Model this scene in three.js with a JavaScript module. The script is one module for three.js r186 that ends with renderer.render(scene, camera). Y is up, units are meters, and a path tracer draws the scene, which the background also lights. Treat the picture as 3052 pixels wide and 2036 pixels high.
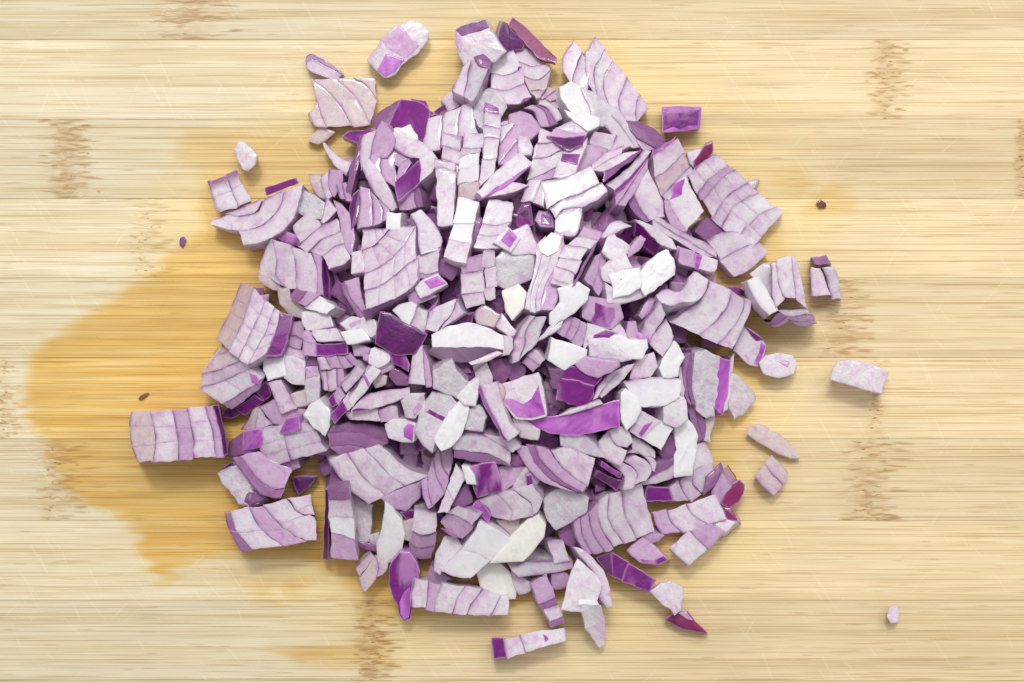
import * as THREE from 'three';
import { mergeGeometries } from 'three/addons/utils/BufferGeometryUtils.js';

// ---------- camera, light, exposure ----------
// One unit of the layout below is a pixel of the 3052 x 2036 photograph, 0.08 mm on the board; everything is placed in metres.
const SC = 0.08e-3, CX = 1526, CY = 1018, CAMH = 0.32;
const scene = new THREE.Scene();
scene.background = new THREE.Color(1.0, 0.995, 0.99);       // soft light of the room
scene.environmentIntensity = 0.5;
const camera = new THREE.PerspectiveCamera(2 * Math.atan(CY * SC / CAMH) * 180 / Math.PI, 3052 / 2036, 0.01, 10);
camera.position.set(0, CAMH, 0);
camera.up.set(0, 0, -1);
camera.lookAt(0, 0, 0);
const renderer = new THREE.WebGLRenderer({ antialias: true });
renderer.setSize(1024, 683);
renderer.toneMapping = THREE.LinearToneMapping;
renderer.toneMappingExposure = 1.06;
renderer.shadowMap.enabled = true;
const lamp = new THREE.RectAreaLight(0xffffff, 4.6, 1.3, 0.9);   // broad kitchen window light from beyond the top of the board
lamp.position.set(0.1, 1.4, -0.8);
lamp.lookAt(0, 0, 0);
scene.add(lamp);
const bulb = new THREE.RectAreaLight(0xffffff, 78, 0.2, 0.12);   // smaller kitchen lamp that gives the wet glints
bulb.position.set(-0.05, 1.15, -0.64);
bulb.lookAt(0, 0, 0);
scene.add(bulb);

// ---------- helpers ----------
function rng(seed) { let a = seed >>> 0; return () => { a = (a + 0x6D2B79F5) | 0; let t = Math.imul(a ^ (a >>> 15), 1 | a); t = (t + Math.imul(t ^ (t >>> 7), 61 | t)) ^ t; return ((t ^ (t >>> 14)) >>> 0) / 4294967296; }; }
const PERM = new Uint8Array(512); { const r = rng(7), p = [...Array(256).keys()]; for (let i = 255; i > 0; i--) { const j = Math.floor(r() * (i + 1)); [p[i], p[j]] = [p[j], p[i]]; } for (let i = 0; i < 512; i++) PERM[i] = p[i & 255]; }
const VAL = new Float32Array(256); { const r = rng(11); for (let i = 0; i < 256; i++) VAL[i] = r() * 2 - 1; }
function vn(x, y) {                                        // value noise, -1 .. 1
  const xi = Math.floor(x), yi = Math.floor(y), xf = x - xi, yf = y - yi, u = xf * xf * (3 - 2 * xf), v = yf * yf * (3 - 2 * yf), X = xi & 255, Y = yi & 255;
  const a = VAL[PERM[X + PERM[Y]]], b = VAL[PERM[X + 1 + PERM[Y]]], c = VAL[PERM[X + PERM[Y + 1 & 255]]], d = VAL[PERM[X + 1 + PERM[Y + 1 & 255]]];
  return (a + (b - a) * u) * (1 - v) + (c + (d - c) * u) * v;
}
const fbm = (x, y) => vn(x, y) * .55 + vn(x * 2.1 + 9, y * 2.1 + 4) * .3 + vn(x * 4.3 + 3, y * 4.3 + 8) * .15;
const clamp = (x, a = 0, b = 1) => Math.min(b, Math.max(a, x)), sstep = (a, b, x) => { const t = clamp((x - a) / (b - a)); return t * t * (3 - 2 * t); };
const mix3 = (a, b, t) => [a[0] + (b[0] - a[0]) * t, a[1] + (b[1] - a[1]) * t, a[2] + (b[2] - a[2]) * t];
const used = {};
function numbered(n) { const k = used[n] = (used[n] ?? -1) + 1; return k ? n + '_' + String(k).padStart(3, '0') : n; }
function tex(w, h, fill, srgb) {
  const d = new Uint8Array(w * h * 4);
  for (let y = 0; y < h; y++) for (let x = 0; x < w; x++) { const c = fill(x, y), i = (y * w + x) * 4; d[i] = clamp(c[0]) * 255; d[i + 1] = clamp(c[1]) * 255; d[i + 2] = clamp(c[2]) * 255; d[i + 3] = 255; }
  const t = new THREE.DataTexture(d, w, h); t.wrapS = t.wrapT = THREE.RepeatWrapping; t.magFilter = THREE.LinearFilter; t.minFilter = THREE.LinearMipmapLinearFilter; t.generateMipmaps = true;
  if (srgb) t.colorSpace = THREE.SRGBColorSpace; t.needsUpdate = true; return t;
}
function inPoly(p, x, y) { let c = false; for (let i = 0, j = p.length - 1; i < p.length; j = i++) { const [xi, yi] = p[i], [xj, yj] = p[j]; if ((yi > y) !== (yj > y) && x < (xj - xi) * (y - yi) / (yj - yi) + xi) c = !c; } return c; }
function polyDist(p, x, y) { let m = 1e9; for (let i = 0, j = p.length - 1; i < p.length; j = i++) { const [ax, ay] = p[j], [bx, by] = p[i], dx = bx - ax, dy = by - ay, t = clamp(((x - ax) * dx + (y - ay) * dy) / (dx * dx + dy * dy)); m = Math.min(m, Math.hypot(x - ax - dx * t, y - ay - dy * t)); } return inPoly(p, x, y) ? -m : m; }

// ---------- the bamboo board: one mesh per glued strip ----------
const EDGE = [-119, 118, 355, 592, 828, 1067, 1308, 1552, 1790, 2030, 2267];
const TONE = [.95, 1.01, .96, 1.02, .98, 1.02, .97, 1, .965, .98];
// nodes of the cane: x, half width, darkness, pores
const KNOTS = [[[545, 95, .8, 0]], [[2632, 42, .8, 1]], [[190, 62, .9, 0], [3046, 30, .7, 1]], [[432, 48, .3, 1]], [[2500, 75, .65, 1]], [[8, 26, .5, 1], [2606, 26, .35, 1]], [[160, 60, .55, 1], [2580, 62, .85, 1]], [[2790, 0, 0, 0]], [[1098, 44, 1.25, 1]], []];
const WET = [
  [[545, 392], [522, 455], [572, 515], [582, 584], [597, 690], [493, 760], [455, 826], [385, 852], [290, 922], [165, 1005], [80, 1075], [70, 1150], [72, 1270], [132, 1308], [210, 1470], [350, 1534], [392, 1585], [415, 1641], [467, 1728], [506, 1728], [552, 1665], [650, 1652], [760, 1660], [900, 1650], [1200, 1850], [1900, 1750], [2150, 1560], [2250, 1200], [2320, 960], [2330, 740], [2250, 560], [2080, 380], [1880, 300], [1850, 130], [1500, 60], [1330, 100], [1150, 270], [900, 390], [700, 380]],
  [[2430, 560], [2480, 552], [2560, 590], [2565, 630], [2470, 640], [2400, 640]], [[2250, 490], [2370, 490], [2420, 545], [2380, 590], [2280, 560]],
  [[740, 1745], [815, 1730], [830, 1810], [760, 1800]], [[835, 1725], [925, 1725], [905, 1800], [850, 1795]], [[820, 1935], [1150, 1910], [1180, 1990], [880, 1985]], [[1060, 1795], [1230, 1800], [1230, 1850], [1070, 1850]]];
const WETK = [.8, .55, .3, .35, .45, .6, .6];
const PILE = [[600, 640], [930, 400], [1350, 180], [1500, 130], [1880, 250], [2250, 500], [2320, 720], [2200, 1250], [2180, 1550], [1900, 1760], [1200, 1830], [800, 1580], [640, 1220], [590, 1000]];
const scr = rng(5), SCR = [];                             // knife scratches: x, y, dx, dy
for (let i = 0; i < 900; i++) { const a = (scr() < .75 ? 1.0 : 2.2) + (scr() - .5) * .5, L = 20 + scr() * 110; SCR.push([scr() * 3200 - 70, scr() * 2300 - 120, Math.cos(a) * L, Math.sin(a) * L, .25 + scr() * .6]); }
const BX0 = -600, BX1 = 3660, TW = 2048, TH = 256;
function field(poly, wx, wy) {                            // distance to an outline on a coarse grid, smoothly read
  const q = 12, w = Math.ceil((BX1 - BX0) / q) + 2, h = Math.ceil(2400 / q) + 3, f = new Float32Array(w * h);
  for (let j = 0; j < h; j++) for (let i = 0; i < w; i++) f[j * w + i] = polyDist(poly, BX0 + i * q, -130 + j * q);
  return (X, Y) => { const x = clamp((X - BX0) / q, 0, w - 1.01), y = clamp((Y + 130) / q, 0, h - 1.01), i = Math.floor(x), j = Math.floor(y), u = x - i, v = y - j, k = j * w + i; return (f[k] * (1 - u) + f[k + 1] * u) * (1 - v) + (f[k + w] * (1 - u) + f[k + w + 1] * u) * v; };
}
const WETF = WET.map((p) => field(p)), PILEF = field(PILE);
function stripMaps(k) {
  const y0 = EDGE[k], y1 = EDGE[k + 1], n = TW * TH, r = rng(100 + k), px = (BX1 - BX0) / TW, py = (y1 - y0) / TH, so = k * 37.3;
  const scratch = new Float32Array(n), line = new Float32Array(n), grey = new Float32Array(n), pore = new Float32Array(n), brown = new Float32Array(n);
  for (const [sx, sy, dx, dy, s] of SCR) { if (sy > y1 || sy + dy < y0) continue; const N = Math.ceil(Math.hypot(dx, dy)); for (let i = 0; i <= N; i++) { const X = Math.round((sx + dx * i / N - BX0) / px), Y = Math.round((sy + dy * i / N - y0) / py); if (X >= 0 && X < TW && Y >= 0 && Y < TH) scratch[Y * TW + X] = Math.max(scratch[Y * TW + X], s * (.5 + .5 * Math.sin(i / N * 3.14)) * (.6 + .4 * vn(i * .2, sx))); } }
  const knot = (X) => { let e = 0; for (const [kx, kw] of KNOTS[k]) if (kw) { const q = (X - kx) / kw; e += Math.exp(-q * q); } return e; };
  const stroke = (dst, x, y, L, sl, w, s, wob, mod) => {   // a soft line along the grain
    for (let j = 0; j < L; j++) {
      const X = Math.round(x + j); if (X < 0 || X >= TW) continue;
      const Xs = BX0 + X * px, yc = y + j * sl + wob * vn(Xs * .004 + y, so) + knot(Xs) * 4 * vn(Xs * .06 + so, y * .09), a = s * (mod ? clamp(.5 + .95 * vn(Xs * mod + y * 3.1, so + y)) : Math.sin((j + .5) / L * 3.14)), R = Math.ceil(w * 2.2);
      for (let q = -R; q <= R; q++) { const Y = Math.round(yc) + q; if (Y < 0 || Y >= TH) continue; const d = (Y - yc) / w, i = Y * TW + X; dst[i] = Math.max(dst[i], a * Math.exp(-d * d)); }
    }
  };
  const slope = (r() - .5) * .008;
  let y = 1; while (y < TH) { const s = r(); stroke(r() < .35 ? grey : line, 0, y, TW, slope + (r() - .5) * .002, 1.05 + r() * r() * 1.5, .3 + .7 * s * s, 1.2, .0018 + r() * .005); y += 1.8 + r() * 3.8; }
  for (let i = 0; i < 620; i++) stroke(r() < .45 ? grey : line, r() * TW, r() * TH, 22 + r() * r() * 190, slope + (r() - .5) * .012, 1 + r() * .8, .2 + r() * .5, 0, 0);
  for (const [kx, kw, dk, pr] of KNOTS[k]) if (kw) {
    for (let i = 0; i < 85 * dk + 20; i++) { const X = (kx + (r() + r() + r() - 1.5) * kw * 1.25 - BX0) / px, Y = r() * TH; stroke(brown, X, Y, 5 + r() * 24 * kw / 40, (r() - .5) * .3, 1.2 + r() * 3.2, (.2 + r() * .5) * (.4 + .6 * dk), 0, 0); }
    if (pr) for (let i = 0; i < 15; i++) { const X = Math.round((kx + (r() + r() - 1) * kw * .7 - BX0) / px), Y = Math.round(r() * TH), R = .5 + r() * 1.5, s = .5 + r() * .5; for (let a = -4; a <= 4; a++) for (let b = -4; b <= 4; b++) if (X + a >= 0 && X + a < TW && Y + b >= 0 && Y + b < TH) { const i2 = (Y + b) * TW + X + a; pore[i2] = Math.max(pore[i2], s * clamp(R + .7 - Math.hypot(a * .8, b))); } }
  }
  const H = new Float32Array(n), RG = new Float32Array(n);
  const color = tex(TW, TH, (x, yy) => {
    const y = TH - 1 - yy, i = yy * TW + x, j = y * TW + x, X = BX0 + (x + .5) * px, Y = y0 + (y + .5) * py;
    const band = .5 + .5 * vn(X * .0012 + so, Y * .05 + so), blot = .5 + .5 * vn(X * .005 + so, Y * .013 + so), fine = vn(X * .02 + so, Y * .9);
    const wx = X + 26 * vn(Y * .05, so) + 16 * vn(X * .012, Y * .03), wy = Y + 12 * vn(X * .01, Y * .02);
    let wet = 0; WETF.forEach((f, q) => { wet = Math.max(wet, WETK[q] * sstep(28, -30, f(wx, wy)) * (q ? .6 + .4 * blot : .5 + .5 * sstep(2100, 900, X)) * (q ? 1 : .5 + .5 * sstep(560, 860, Y + 30 * blot))); });
    const halo = sstep(300, -60, PILEF(X, Y)), kn = knot(X);
    let col = mix3(mix3([.84, .80, .695], [.86, .78, .63], sstep(500, 2000, X)), [.88, .785, .55], clamp(.1 + .8 * halo + .25 * (band - .5)));
    col = mix3(col, [.74, .66, .49], .36 * sstep(.45, .95, band) + .12 * blot);
    wet *= .74 + .26 * sstep(-.5, .5, vn(X * .004 + so, Y * .1)) ; const wc = mix3([.86, .70, .33], [.72, .50, .14], .5 * band + .45 * blot * blot); col = mix3(col, wc, wet);
    col = mix3(col, mix3([.63, .47, .25], [.54, .36, .08], wet), clamp(line[j] * .8)); col = mix3(col, mix3([.64, .57, .42], [.58, .40, .12], wet), clamp(grey[j] * .62));
    col = mix3(col, [.54, .36, .16], clamp(brown[j] * 1.1)); col = mix3(col, [.40, .30, .16], pore[j] * .8);
    { let kd = 0; for (const [kx, kw, d] of KNOTS[k]) if (kw) { const q = (X - kx - 10 * vn(Y * .03, k)) / kw; kd += d * Math.exp(-q * q * 1.3); } col = mix3(col, [.66, .53, .34], clamp(kd * (.3 + .35 * fbm(X * .03, Y * .05 + so)))); }
    const s = scratch[j]; col = mix3(col, wet > .4 ? [.62, .42, .14] : [.97, .92, .79], s * (wet > .4 ? .22 : .6));
    const t = TONE[k] * (1 + .02 * fine + .025 * fbm(X * .004 + so, Y * .008)), e = 1 - .10 * sstep(4, 0, Math.min(Y - y0, y1 - Y)) * (.5 + .5 * vn(X * .006, k + .5));
    H[i] = .6 - .4 * clamp(line[j]) - .25 * grey[j] - .25 * s - .5 * pore[j] - .15 * brown[j] + .06 * fine; RG[i] = .6 - .2 * wet + .06 * fine;
    return [col[0] * t * e, col[1] * t * e, col[2] * t * e];
  }, true);
  return { color, bump: tex(TW, TH, (x, y) => { const v = H[y * TW + x]; return [v, v, v]; }), rough: tex(TW, TH, (x, y) => [1, RG[y * TW + x], 0]) };
}
{
  const board = new THREE.Group(); board.name = numbered('cutting_board');
  board.userData = { label: 'pale bamboo cutting board of glued strips, stained orange where wet around the onion', category: 'cutting board' };
  board.position.set(0, -0.018, 0); scene.add(board);
  for (let k = 0; k + 1 < EDGE.length; k++) {
    const w = (EDGE[k + 1] - EDGE[k]) * SC - 0.00003, L = (BX1 - BX0) * SC, b = 0.00007, prof = [[-w / 2, 0], [-w / 2, .018 - b], [-w / 2 + b * .4, .018 - b * .3], [-w / 2 + b * 1.4, .018], [w / 2 - b * 1.4, .018], [w / 2 - b * .4, .018 - b * .3], [w / 2, .018 - b], [w / 2, 0]];
    const pos = [], uv = [], idx = [];
    for (const sx of [-1, 1]) prof.forEach(([z, y]) => { pos.push(sx * L / 2, y, z); uv.push(sx < 0 ? 0 : 1, .5 - z / w); });
    for (let i = 0; i < 7; i++) idx.push(i, i + 8, i + 1, i + 1, i + 8, i + 9);
    idx.push(0, 7, 8, 8, 7, 15);
    let g = new THREE.BufferGeometry(); g.setAttribute('position', new THREE.Float32BufferAttribute(pos, 3)); g.setAttribute('uv', new THREE.Float32BufferAttribute(uv, 2)); g.setIndex(idx); g = g.toNonIndexed(); g.computeVertexNormals();
    const m = stripMaps(k), mat = new THREE.MeshStandardMaterial({ map: m.color, bumpMap: m.bump, bumpScale: 0.00012, roughnessMap: m.rough, roughness: 1, metalness: 0, side: THREE.DoubleSide });
    const s = new THREE.Mesh(g, mat); s.name = 'bamboo_strip' + (k ? '_' + String(k).padStart(3, '0') : ''); s.castShadow = s.receiveShadow = true;
    s.position.set(((BX0 + BX1) / 2 - CX) * SC, 0, ((EDGE[k] + EDGE[k + 1]) / 2 - CY) * SC); board.add(s);
  }
}

// ---------- onion: materials ----------
const bumpT = tex(256, 256, (x, y) => { let v = 0; for (const [f, a] of [[8, .35], [16, .25], [32, .22], [64, .18]]) { const X = x / 256 * f, Y = y / 256 * f; const per = (i, j) => VAL[PERM[(((i % f) + f) % f) + PERM[((j % f) + f) % f]]]; const xi = Math.floor(X), yi = Math.floor(Y), u = X - xi, w = Y - yi, su = u * u * (3 - 2 * u), sw = w * w * (3 - 2 * w); v += a * ((per(xi, yi) * (1 - su) + per(xi + 1, yi) * su) * (1 - sw) + (per(xi, yi + 1) * (1 - su) + per(xi + 1, yi + 1) * su) * sw); } v = .5 + .5 * v; return [v, v, v]; });
const tileN = (f) => (x, y) => { const X = x * f, Y = y * f, xi = Math.floor(X), yi = Math.floor(Y), u = X - xi, w = Y - yi, su = u * u * (3 - 2 * u), sw = w * w * (3 - 2 * w), h = (i, j) => VAL[PERM[(i % f) + PERM[(j % f + f * 3) & 255]]]; return (h(xi, yi) * (1 - su) + h(xi + 1, yi) * su) * (1 - sw) + (h(xi, yi + 1) * (1 - su) + h(xi + 1, yi + 1) * su) * sw; };
const n12 = tileN(12), n26 = tileN(26), n60 = tileN(60), n120 = tileN(120);
const mottle = tex(512, 512, (x, y) => {                  // watery cells: pale blotches and thin lilac veins
  x /= 512; y /= 512; const b = .7 * n12(x, y) + .35 * n26(x, y), v = Math.exp(-((n12(y, x) + .45 * n26(x, y)) ** 2) / .02), s = n60(x, y);
  const l = .992 + .008 * s, d = .06 * v + .15 * Math.max(0, -b); return [l - d * .28, l - d, l - d * .3];
}, true);
const paleMottle = tex(256, 256, (x, y) => { x /= 256; y /= 256; const b = .5 * n12(x, y) + .4 * n26(y, x) + .3 * n60(x, y), d = .06 * Math.max(0, -b); return [.99 - d * .6, .99 - d, .99 - d * .5]; }, true);
const M = {
  flesh: new THREE.MeshPhysicalMaterial({ map: mottle, vertexColors: true, roughness: .7, ior: 1.36, transmission: .42, clearcoat: .5, clearcoatRoughness: .12, bumpMap: bumpT, bumpScale: .00022, side: THREE.DoubleSide }),
  pale: new THREE.MeshPhysicalMaterial({ map: paleMottle, vertexColors: true, roughness: .85, transmission: .3, clearcoat: .6, clearcoatRoughness: .2, bumpMap: bumpT, bumpScale: .0001, side: THREE.DoubleSide }),
  wet: new THREE.MeshPhysicalMaterial({ map: mottle, vertexColors: true, roughness: .6, ior: 1.36, transmission: .5, clearcoat: 1, clearcoatRoughness: .09, bumpMap: bumpT, bumpScale: .0004, side: THREE.DoubleSide }),
  skin: new THREE.MeshPhysicalMaterial({ vertexColors: true, roughness: .45, specularIntensity: .45, clearcoat: .35, clearcoatRoughness: .1, bumpMap: bumpT, bumpScale: .00018, side: THREE.DoubleSide }),
};
const COL = { W: [.93, .925, .935], w: [.97, .945, .97], g: [.96, .94, .965], p: [.965, .88, .935], l: [.76, .53, .745], m: [.35, .14, .34], n: [.13, .045, .03], x: [.33, .075, .36], v: [.14, .007, .15], d: [.075, .002, .08], r: [.17, .010, .075], k: [.82, .71, .68], c: [.96, .95, .87], b: [.02, .015, .015] };
const PURP = [.14, .03, .18], LILAC = [.60, .33, .59], RIM = [.66, .36, .65];
const isSkin = (c) => 'vdxrn'.includes(c);

// ---------- onion: layout ----------
const PIECES = [];
let ox = 0, oy = 0;
const T = (x, y) => { ox = x; oy = y; }, U = 10 * 600 / 2351, pt = (a, b) => [ox + a * U, oy + b * U];
function G(label, lv, c, pts, o = {}) { PIECES.push({ label, lv, o, seq: PIECES.length, strips: null, poly: pts.map(([a, b]) => pt(a, b)), c, patches: (o.k || []).map(([q, p]) => [q, p.map(([a, b]) => pt(a, b))]) }); }
function S(label, lv, cols, rows, o = {}) {
  const strips = []; let n = 0, ri = 0, prev = null, prevDr = 0;
  for (const r of rows) {
    if (!r) { prev = null; continue; }
    const line = []; for (let i = 0; i < r.length; i += 2) line.push(pt(r[i], r[i + 1]));
    const dr = o.dr ? o.dr[ri] || 0 : 0;
    if (prev) strips.push({ a: prev, b: line, da: prevDr, db: dr, c: cols[n] || cols[cols.length - 1], n: n++ });
    prev = line; prevDr = dr; ri++;
  }
  PIECES.push({ label, lv, o, seq: PIECES.length, strips, patches: (o.k || []).map(([q, p]) => [q, p.map(([a, b]) => pt(a, b))]) });
}
T(850, 40);
G('smooth translucent lilac flake with wet glints, alone on bare board beside topmost pieces', 0, 'g', [[96,54],[112,33],[127,18],[145,9],[158,12],[167,22],[165,32],[155,44],[140,56],[128,70],[117,75],[108,67]], { h: 4.5, k: [['l', [[113,31],[134,14],[157,38],[140,53],[117,40]]], ['x', [[118,47],[140,54],[126,69],[117,74],[107,66]]]] });
S('pale thin triangular onion scrap touching the top of the dry beige slice', 0, 'lp', [[23,56,28,47,48,56,70,70],[25,60,30,54,50,62,69,72],[27,66,45,74,62,78]], { h: 3 });
S('broad dry beige slice with slits and arched layer lines beside the lilac flake', .5, 'kkkkk', [[28,118,31,126,34,133],[38,104,42,118,48,134],[31,76,58,100,79,132],[57,74,82,98,98,129],[80,75,96,85,107,100],[102,76,104,77,106,82]], { h: 3.5, ln: .5 });
G('small beige lozenge just below the corner of the dry beige slice', 0, 'k', [[30,147],[42,133],[57,139],[49,146],[40,152],[29,149]], { h: 3 });
G('folded lilac membrane flap on the outer side of the big violet skin sheet', 2, 'm', [[102,123],[115,113],[128,104],[136,101],[128,118],[122,130],[106,133]], { th: 2 });
G('glossy violet skin sheet, the largest violet piece on the upper pile edge', 3, 'v', [[135,101],[150,103],[160,106],[168,114],[166,135],[164,148],[156,147],[150,137],[140,132],[122,131],[128,117]], { th: 3, slope: [4, 6] });
G('dark maroon skin scrap curling behind the glossy violet skin sheet', 2, 'r', [[147,100],[164,103],[166,112],[175,117],[165,121],[156,110]], { th: 2 });
G('violet pointed skin tip poking out over the board by the upper pile edge', 2, 'v', [[68,143],[76,138],[90,138],[100,134],[106,139],[94,143],[86,151],[76,147]], { th: 3 });
S('three upright pale layers standing between glossy violet sheet and white column', 5, 'ppw', [[167,120,163,140,160,160],[184,117,183,135,181,158],[206,108,202,128,201,146],[218,104,220,120,224,142]], {});
S('small two-tone lilac and mauve chunk under the glossy white-faced block', 3, 'pm', [[183,102,190,116],[195,92,204,109],[202,91,212,99,217,106]], {});
G('dark purple scrap wedged beside the upright pale layers', 2, 'd', [[174,115],[186,107],[192,112],[180,119]], { th: 3 });
T(1250, 40);
G('large translucent chunk with maroon-purple upper rim, topmost on the pile edge', 2, 'g', [[43,19],[60,11],[78,8],[82,20],[92,33],[101,44],[88,55],[70,62],[54,62],[47,48],[43,34]], { h: 10, k: [['m', [[43,19],[60,11],[78,8],[81,17],[70,22],[49,26]]], ['l', [[43,20],[49,26],[50,36],[47,46],[43,34]]]] });
G('crumpled dark purple skin fold behind the long maroon skin strip', 1.5, 'd', [[97,10],[104,13],[107,20],[122,33],[120,41],[101,44],[92,33],[94,22]], { th: 5, rough: 2 });
S('long maroon skin strip slanting over the board at the top of the pile', 3, 'r', [[104,14,122,33,140,52,158,58],[108,4,126,17,147,39,160,51]], { th: 3, ln: .2 });
G('mauve block end showing behind the glossy white-faced block', 3, 'm', [[65,51],[75,48],[84,58],[82,66],[70,60]], {});
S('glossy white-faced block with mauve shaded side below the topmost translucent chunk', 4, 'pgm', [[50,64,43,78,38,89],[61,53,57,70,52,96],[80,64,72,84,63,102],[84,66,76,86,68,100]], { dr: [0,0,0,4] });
S('white peaked stack of three layers pointing up beside the long maroon strip', 6, 'wpp', [[88,53,100,48,111,42],[84,69,98,71,114,68,119,61],[83,87,100,90,123,82],[100,106,118,105,131,97]], { k: [['v', [[119,104],[122,99],[130,98],[126,103]]]] });
S('leaning stack of four thin pinkish layers below the long maroon strip', 3, 'ppkk', [[111,44,118,38,127,39],[116,56,132,61,147,58],[120,73,140,77,153,66],[128,90,148,88],[137,100,140,99]], {});
S('two small curved beige slivers at the gap between the pinkish stack and pale fan', 2, 'kk', [[140,98,146,90,149,84],[145,99,155,93,160,88],[152,104,160,100,166,96]], {});
G('shiny knobbly white chunk behind the violet-capped column', 5, 'g', [[62,105],[80,87],[88,90],[100,103],[103,110],[95,120],[77,136],[68,128],[61,115]], { rough: 1.6 });
G('rounded lilac translucent cap piece beside the violet-capped column', 5, 'l', [[106,118],[118,115],[130,120],[140,132],[141,138],[128,148],[120,151],[110,142],[105,127]], {});
S('arched stack of purple-edged layers between the lilac cap and white mush', 4, 'lmp', [[121,109,132,114,140,132],[131,106,143,112,153,130],[137,106,150,112,161,128],[146,103,160,110,167,122]], {});
G('pale sliver tucked behind the lilac cap piece', 4, 'p', [[95,128],[110,125],[116,142],[104,157],[94,160]], {});
G('pale slice in the notch between pinkish stack and the white mush', 1, 'k', [[138,102],[150,94],[162,88],[168,97],[164,110],[148,108]], {});
T(1650, 100);
S('two pointed leaf-like layers at the outer end of the pale fan', 2, 'pp', [[23,9,10,30,10,46],[33,22,22,54,24,64],[44,36,42,50,39,66]], {});
S('large pale fan of five pointed layers spreading over the board, by the violet tablet', 2.5, 'ppppp', [[49,6,37,28,38,58],[60,20,47,45,52,80],[70,32,58,56,66,92],[86,51,75,80,82,102],[100,71,96,86,97,102],[111,87,106,94,100,100]], {});
G('soft grey-white lump between white mush and pale fan', 5, 'g', [[33,64],[45,68],[60,82],[75,88],[70,98],[58,108],[46,102],[45,90],[38,76]], { rough: 1.5 });
G('brightest white mushy lump near the top of the pile, beneath the pale fan', 6, 'W', [[8,63],[20,57],[33,64],[40,78],[47,92],[46,97],[25,94],[15,85],[9,73]], { rough: 1.8 });
G('white rounded knob directly below the brightest white mushy lump', 5.5, 'W', [[13,89],[25,95],[47,97],[53,100],[52,108],[40,114],[30,105],[18,98]], { rough: 1.2 });
G('lone violet rectangular tablet lying flat on the board beside the pile', 0, 'x', [[127,86],[150,86],[172,87],[170,110],[150,113],[128,115]], { h: 6, k: [['v', [[128,91],[150,90],[171,89],[169,107],[158,107],[148,112],[140,109],[128,113]]]] });
G('purple oval slice hanging at the pile edge beside the violet tablet', 3, 'm', [[83,102],[100,104],[117,113],[129,123],[127,129],[118,132],[100,122],[89,112]], { th: 3.5 });
G('pale scrap under the purple oval slice', 2, 'l', [[97,117],[118,129],[119,133],[106,136],[99,126]], {});
S('long pale drooping layers between purple oval slice and grey-white lump', 3, 'pp', [[60,106,72,122,86,132],[68,98,84,116,96,135],[75,88,88,106,103,134]], { ln: .5 });
S('squarish pale chunk with cut corner below the grey-white lump', 5, 'pp', [[43,127,48,113],[64,138,74,119],[74,140,90,131]], {});
G('pale wedge above the lilac-topped violet band', 5, 'p', [[2,112],[28,99],[40,112],[38,118],[20,117],[8,114]], {});
T(580, 400);
G('small white bead-like bit alone on the board above the two-lobed chunk', 0, 'g', [[48,18],[53,11],[58,10],[67,18],[72,25],[71,33],[62,42],[57,40],[52,28]], { h: 6, rough: 1.5 });
S('small two-lobed chunk with maroon top and white base, apart from the pile', 0, 'ww', [[15,54,21,74,28,90],[37,47,43,66,51,84],[49,41,56,58,66,77]], { h: 8, ga: 'r', cuts: 1 });
S('wide crescent chunk of pale arched layers with a violet cap, at the outer pile edge', 1.5, 'ppp', [[38,92,58,84,80,75],[38,93,54,94,73,90,80,77],null,[16,103,38,94,54,95,73,91,81,77,102,67],[18,107,48,113,74,108,95,90,103,68],null,[51,112,74,109,96,90,104,68],[57,131,92,120,113,102,127,58]], { h: 9, k: [['v', [[82,63],[100,57],[119,51],[122,57],[104,64],[84,72]]]] });
G('rough grey-lilac bit in the gap behind the crescent chunk', 1, 'g', [[126,64],[140,72],[152,80],[150,100],[135,97],[119,90],[122,78]], { rough: 1.8 });
G('small violet block with white end, tucked below the crescent chunk', 2.5, 'v', [[99,122],[104,113],[122,121],[121,130],[103,125]], {});
G('dark purple bit in shadow between the crescent chunk and the pale lozenge', 0, 'd', [[104,108],[112,101],[122,96],[120,116],[106,112]], { h: 4 });
G('pale lozenge behind the curved fan chunk, by the crescent chunk', 2, 'p', [[116,107],[130,96],[143,102],[149,110],[124,126],[116,112]], {});
G('lilac filmy sheet draped beside the curved fan chunk', 2.5, 'l', [[162,78],[172,82],[182,96],[187,118],[184,142],[176,132],[170,100]], {});
S('curved fan chunk of four arched layers beside the crescent chunk', 3, 'pppp', [[147,105,154,75],[151,106,166,90],null,[121,131,143,110,167,97],[133,137,150,121,172,113],[149,144,160,133,177,128],[157,158,170,154,182,146]], {});
S('thin pointed pale sliver with purple edge dangling over the board at upper pile edge', 1.5, 'p', [[149,9,156,27,166,39,176,48],[152,9,170,28,184,33]], { th: 4 });
G('pale flat scrap at the pile edge beneath the thin pointed sliver', 1, 'k', [[134,48],[147,47],[149,60],[156,76],[144,72],[136,58]], {});
S('small lilac layered bit between pale flat scrap and dark purple fold', 1.5, 'pl', [[147,52,150,66,154,78],[157,42,155,60,160,72],[174,43,172,58,164,74]], {});
S('thin lilac pair of slivers beside the dark purple fold', 2, 'll', [[165,60,170,76],[171,57,176,77],[177,56,184,78]], {});
T(1000, 350);
G('mauve filmy edge running down the tall lilac stack', 3, 'm', [[25,30],[31,24],[29,45],[25,62],[18,92],[13,85],[17,60],[23,45]], { th: 4 });
G('dark purple fold at the foot of the tall lilac stack', 3, 'd', [[18,131],[17,105],[21,92],[27,85],[29,100],[25,120]], { th: 4 });
S('two-column lilac chunk in the middle of the tall lilac stack', 3.5, 'll', [[40,44,40,60,48,76],[57,36,52,56,56,72],[74,40,70,56,73,84]], {});
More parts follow.
